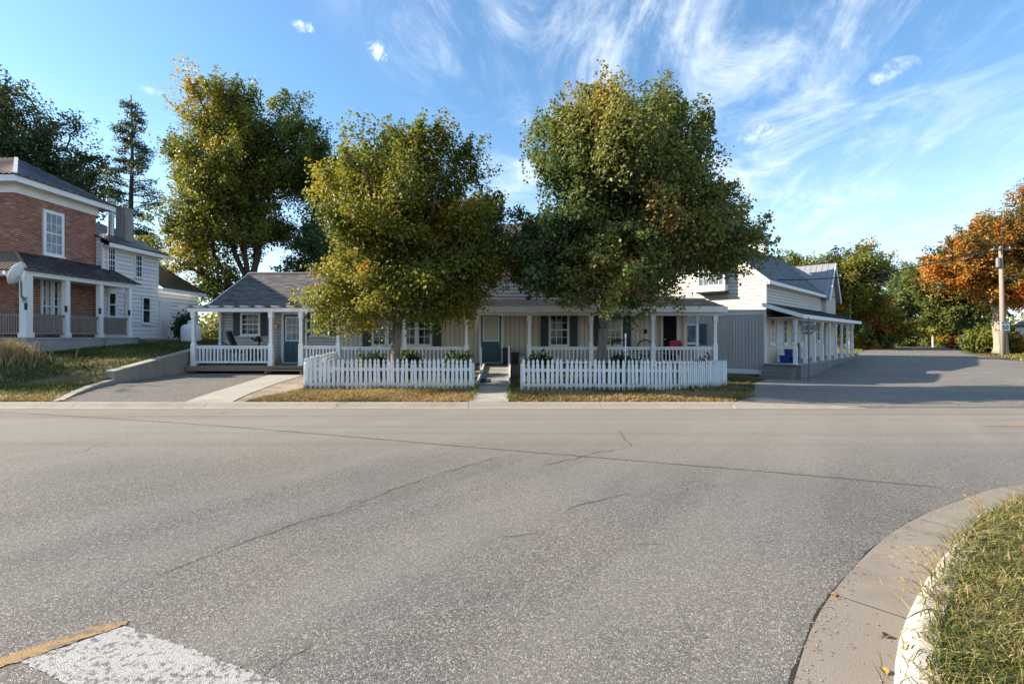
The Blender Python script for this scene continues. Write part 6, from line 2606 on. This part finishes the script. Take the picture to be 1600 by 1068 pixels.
m.tube([(DC.x, DC.y, DC.z - .3), tuple(DC + zax * .25 + Vector((0, 0, -.3))), tuple(e_)], .016, 6)
m.box(e_.x - .05, e_.x + .05, e_.y - .04, e_.y + .04, e_.z - .04, e_.z + .08)
m.build('receiver_arm', M['metal'], dt)

# ------------------------------------------------------------------ poles, wires and the speed sign
ux, uy_ = X(1567, 40), 40.0
up = thing('utility_pole', 'tall wooden utility pole behind the speed sign', 'utility pole', (ux, uy_, 0))
m = MB()
m.tube([(ux, uy_, -.2), (ux - .06, uy_, 4), (ux - .2, uy_, 9.1)], [.19, .165, .125], 10)
m.build('pole', M['pole_wood'], up, smooth=True)
m = MB()
m.bar((ux - .95, uy_ - .12, 8.75), (ux + .6, uy_ - .12, 8.75), .09, .11)
ca_ = m.build('crossarm', M['pole_wood'], up)
for k in (-.85, -.35, .45):
    m = MB()
    m.lathe([(.03, 8.8), (.06, 8.84), (.035, 8.9), (.05, 8.95), (.02, 8.98)], 8, (ux + k, uy_ - .12, 0))
    m.build('insulator', M['porch_conc'], ca_)
u2x, u2y = X(1328, 58), 58.0
up2 = thing('utility_pole', 'grey utility pole among the green trees behind the side porch', 'utility pole', (u2x, u2y, 0))
m = MB()
m.tube([(u2x, u2y, -.2), (u2x, u2y, 8.4)], [.17, .12], 8)
m.build('pole', M['wall_conc'], up2, smooth=True)
m = MB()
m.bar((u2x - .7, u2y - .1, 8.0), (u2x + .7, u2y - .1, 8.0), .08, .1)
m.build('crossarm', M['pole_wood'], up2)


def wire(label, A_, B_, sag, r, n=28):
    A_, B_ = Vector(A_), Vector(B_)
    m = MB()
    m.tube([A_.lerp(B_, i / n) - Vector((0, 0, 4 * sag * (i / n) * (1 - i / n))) for i in range(n + 1)], r, 5)
    tag(m.build('overhead_wire', M['cable']), label, 'wire')


wire('thick black cable sagging from the cream gable to the upper right', (10.6, 27.6, 5.15), (33.0, 26.5, 9.1), 1.75, .032)
wire('upper thin wire between the two utility poles', (u2x + .6, u2y - .1, 8.1), (ux - .85, uy_ - .12, 8.95), .55, .022)
wire('lower thin wire between the two utility poles', (u2x - .6, u2y - .1, 8.1), (ux - .35, uy_ - .12, 8.95), 1.2, .022)

for k_, (ex_, ez_) in enumerate(((-.85, 9.4), (-.35, 9.3), (.45, 9.2))):
    wire(('left', 'middle', 'right')[k_] + ' conductor running off to the right from the wooden pole', (ux + ex_, uy_ - .12, 8.98), (ux + 22 + ex_, uy_ - 9, ez_), .5, .016)
m = MB()
m.lathe([(.16, 0), (.17, .05), (.17, .75), (.1, .8)], 10, (ux - .38, uy_, 7.3))
m.build('transformer', M['sign_back'], up)

# speed sign
sx_, sy_ = X(1571, 38.6), 38.6
sp = thing('speed_sign', 'white speed limit sign reading MAXIMUM 50 beside the utility pole', 'sign', (sx_, sy_, 0))
m = MB()
m.box(sx_ - .24, sx_ - .19, sy_ + .02, sy_ + .07, -.1, 2.1)
m.build('post', M['metal'], sp)
m = MB()
zc_ = 1.65 - (509.5 - 525) * sy_ / 760
m.box(sx_ - .35, sx_ + .35, sy_ - .01, sy_ + .01, zc_ - .36, zc_ + .36)
pl = m.build('sign_plate', M['sign_white'], sp)


def text(s, size, x, y, z, parent, mat, name, bold=.0):
    cu = bpy.data.curves.new(name, 'FONT')
    cu.body = s
    cu.size = size
    cu.align_x = 'CENTER'
    cu.align_y = 'CENTER'
    cu.extrude = .002
    cu.offset = bold
    ob = bpy.data.objects.new(name, cu)
    COL.objects.link(ob)
    dg = bpy.context.evaluated_depsgraph_get()
    me = bpy.data.meshes.new_from_object(ob.evaluated_get(dg))
    bpy.data.objects.remove(ob)
    Mt = Matrix.Translation((x, y, z)) @ Matrix.Rotation(R(90), 4, 'X')
    me.transform(Mt)
    me.materials.clear()
    me.materials.append(mat)
    return link(name, me, parent)


text('50', .47, sx_, sy_ - .013, zc_ - .1, pl, M['print_black'], 'sign_number', .012)
text('MAXIMUM', .125, sx_, sy_ - .013, zc_ + .25, pl, M['print_black'], 'sign_text', .004)
m = MB()
for (x0, x1, z0, z1) in ((-.34, .34, .335, .345), (-.34, .34, -.345, -.335), (-.34, -.33, -.334, .334), (.33, .34, -.334, .334)):
    m.box(sx_ + x0, sx_ + x1, sy_ - .014, sy_ - .0105, zc_ + z0, zc_ + z1)
m.build('sign_border', M['print_black'], pl)

# shed with a teal roof at the street end
shx, shy = X(1428, 84), 84
sh = thing('shed', 'small pale blue shed with a teal roof at the street end', 'shed', (shx, shy, 0))
m = MB()
m.box(shx - 2.4, shx + 1.3, shy, shy + 3, 0, 2.3)
m.build('wall', M['white_siding'], sh)
for k in range(8):
    m = MB()
    m.prism([(shy - .03, .1 + k * .27), (shy - .002, .1 + k * .27), (shy - .002, .1 + k * .27 + .26), (shy - .012, .1 + k * .27 + .26)], 'x', shx - 2.4, shx + 1.3)
    m.build('siding_board', M['white_siding'], sh)
m = MB()
m.hexa([(shx - 2.7, shy - .35, 2.3), (shx + 1.6, shy - .35, 2.3), (shx - .3, shy + 1.5, 3.9), (shx - 1.4, shy + 1.5, 3.9)], [(shx - 2.7, shy - .35, 2.36), (shx + 1.6, shy - .35, 2.36), (shx - .3, shy + 1.5, 3.97), (shx - 1.4, shy + 1.5, 3.97)])
m.hexa([(shx - 1.4, shy + 1.501, 3.9), (shx - .3, shy + 1.501, 3.9), (shx + 1.6, shy + 3.35, 2.3), (shx - 2.7, shy + 3.35, 2.3)], [(shx - 1.4, shy + 1.501, 3.97), (shx - .3, shy + 1.501, 3.97), (shx + 1.6, shy + 3.35, 2.36), (shx - 2.7, shy + 3.35, 2.36)])
m.add([(shx + 1.6, shy - .35, 2.35), (shx + 1.6, shy + 3.35, 2.35), (shx - .3, shy + 1.5, 3.965)], [(0, 1, 2)])
m.build('roof', M['roof_teal'], sh)
# white house at the right edge
wx, wy = 62.0, 57.0
w2 = thing('white_house', 'white house half hidden behind the trees at the right edge', 'house', (wx + 3, wy, 0))
m = MB()
m.box(wx + .03, wx + 9, wy, wy + 2.9, 0, 3.0)
m.prism([(wx + .03, 3.0), (wx + 9, 3.0), (wx + 4.5, 5.4)], 'y', wy, wy + 2.9)
m.build('wall', M['lap_shadow'], w2)
siding(w2, (wx, wy + 2.9, 0), (0, -1, 0), (-1, 0, 0), 2.9, .05, 3.0, .2, 'white_siding')
siding(w2, (wx, wy, 0), (1, 0, 0), (0, -1, 0), 9, .05, 3.0, .2, 'white_siding')
window(w2, (wx + 1.3, wy - .03, .95), (1, 0, 0), (0, -1, 0), 1.0, 1.4, 2, 2)
m = MB()
m.hexa([(wx - .3, wy - .3, 2.86), (wx + 4.5, wy - .3, 5.4), (wx + 4.5, wy + 3.1, 5.4), (wx - .3, wy + 3.1, 2.86)], [(wx - .3, wy - .3, 2.94), (wx + 4.5, wy - .3, 5.5), (wx + 4.5, wy + 3.1, 5.5), (wx - .3, wy + 3.1, 2.94)])
m.hexa([(wx + 4.501, wy - .3, 5.4), (wx + 9.3, wy - .3, 2.86), (wx + 9.3, wy + 3.1, 2.86), (wx + 4.501, wy + 3.1, 5.4)], [(wx + 4.501, wy - .3, 5.5), (wx + 9.3, wy - .3, 2.94), (wx + 9.3, wy + 3.1, 2.94), (wx + 4.501, wy + 3.1, 5.5)])
m.build('roof', M['shingle'], w2)
# little white posts by the street end
for ipx, y, h, lab in ((1458, 72, 1.9, 'white gate post at the left side of the cedar'), (1503, 62, 1.7, 'thin white post right of the orange shrub')):
    m = MB()
    x = X(ipx, y)
    m.box(x - .1, x + .1, y - .1, y + .1, -.1, h)
    m.add([(x - .13, y - .13, h), (x + .13, y - .13, h), (x + .13, y + .13, h), (x - .13, y + .13, h), (x, y, h + .16)], [(3, 2, 1, 0), (0, 1, 4), (1, 2, 4), (2, 3, 4), (3, 0, 4)])
    tag(m.build('gate_post', M['white']), lab, 'post')
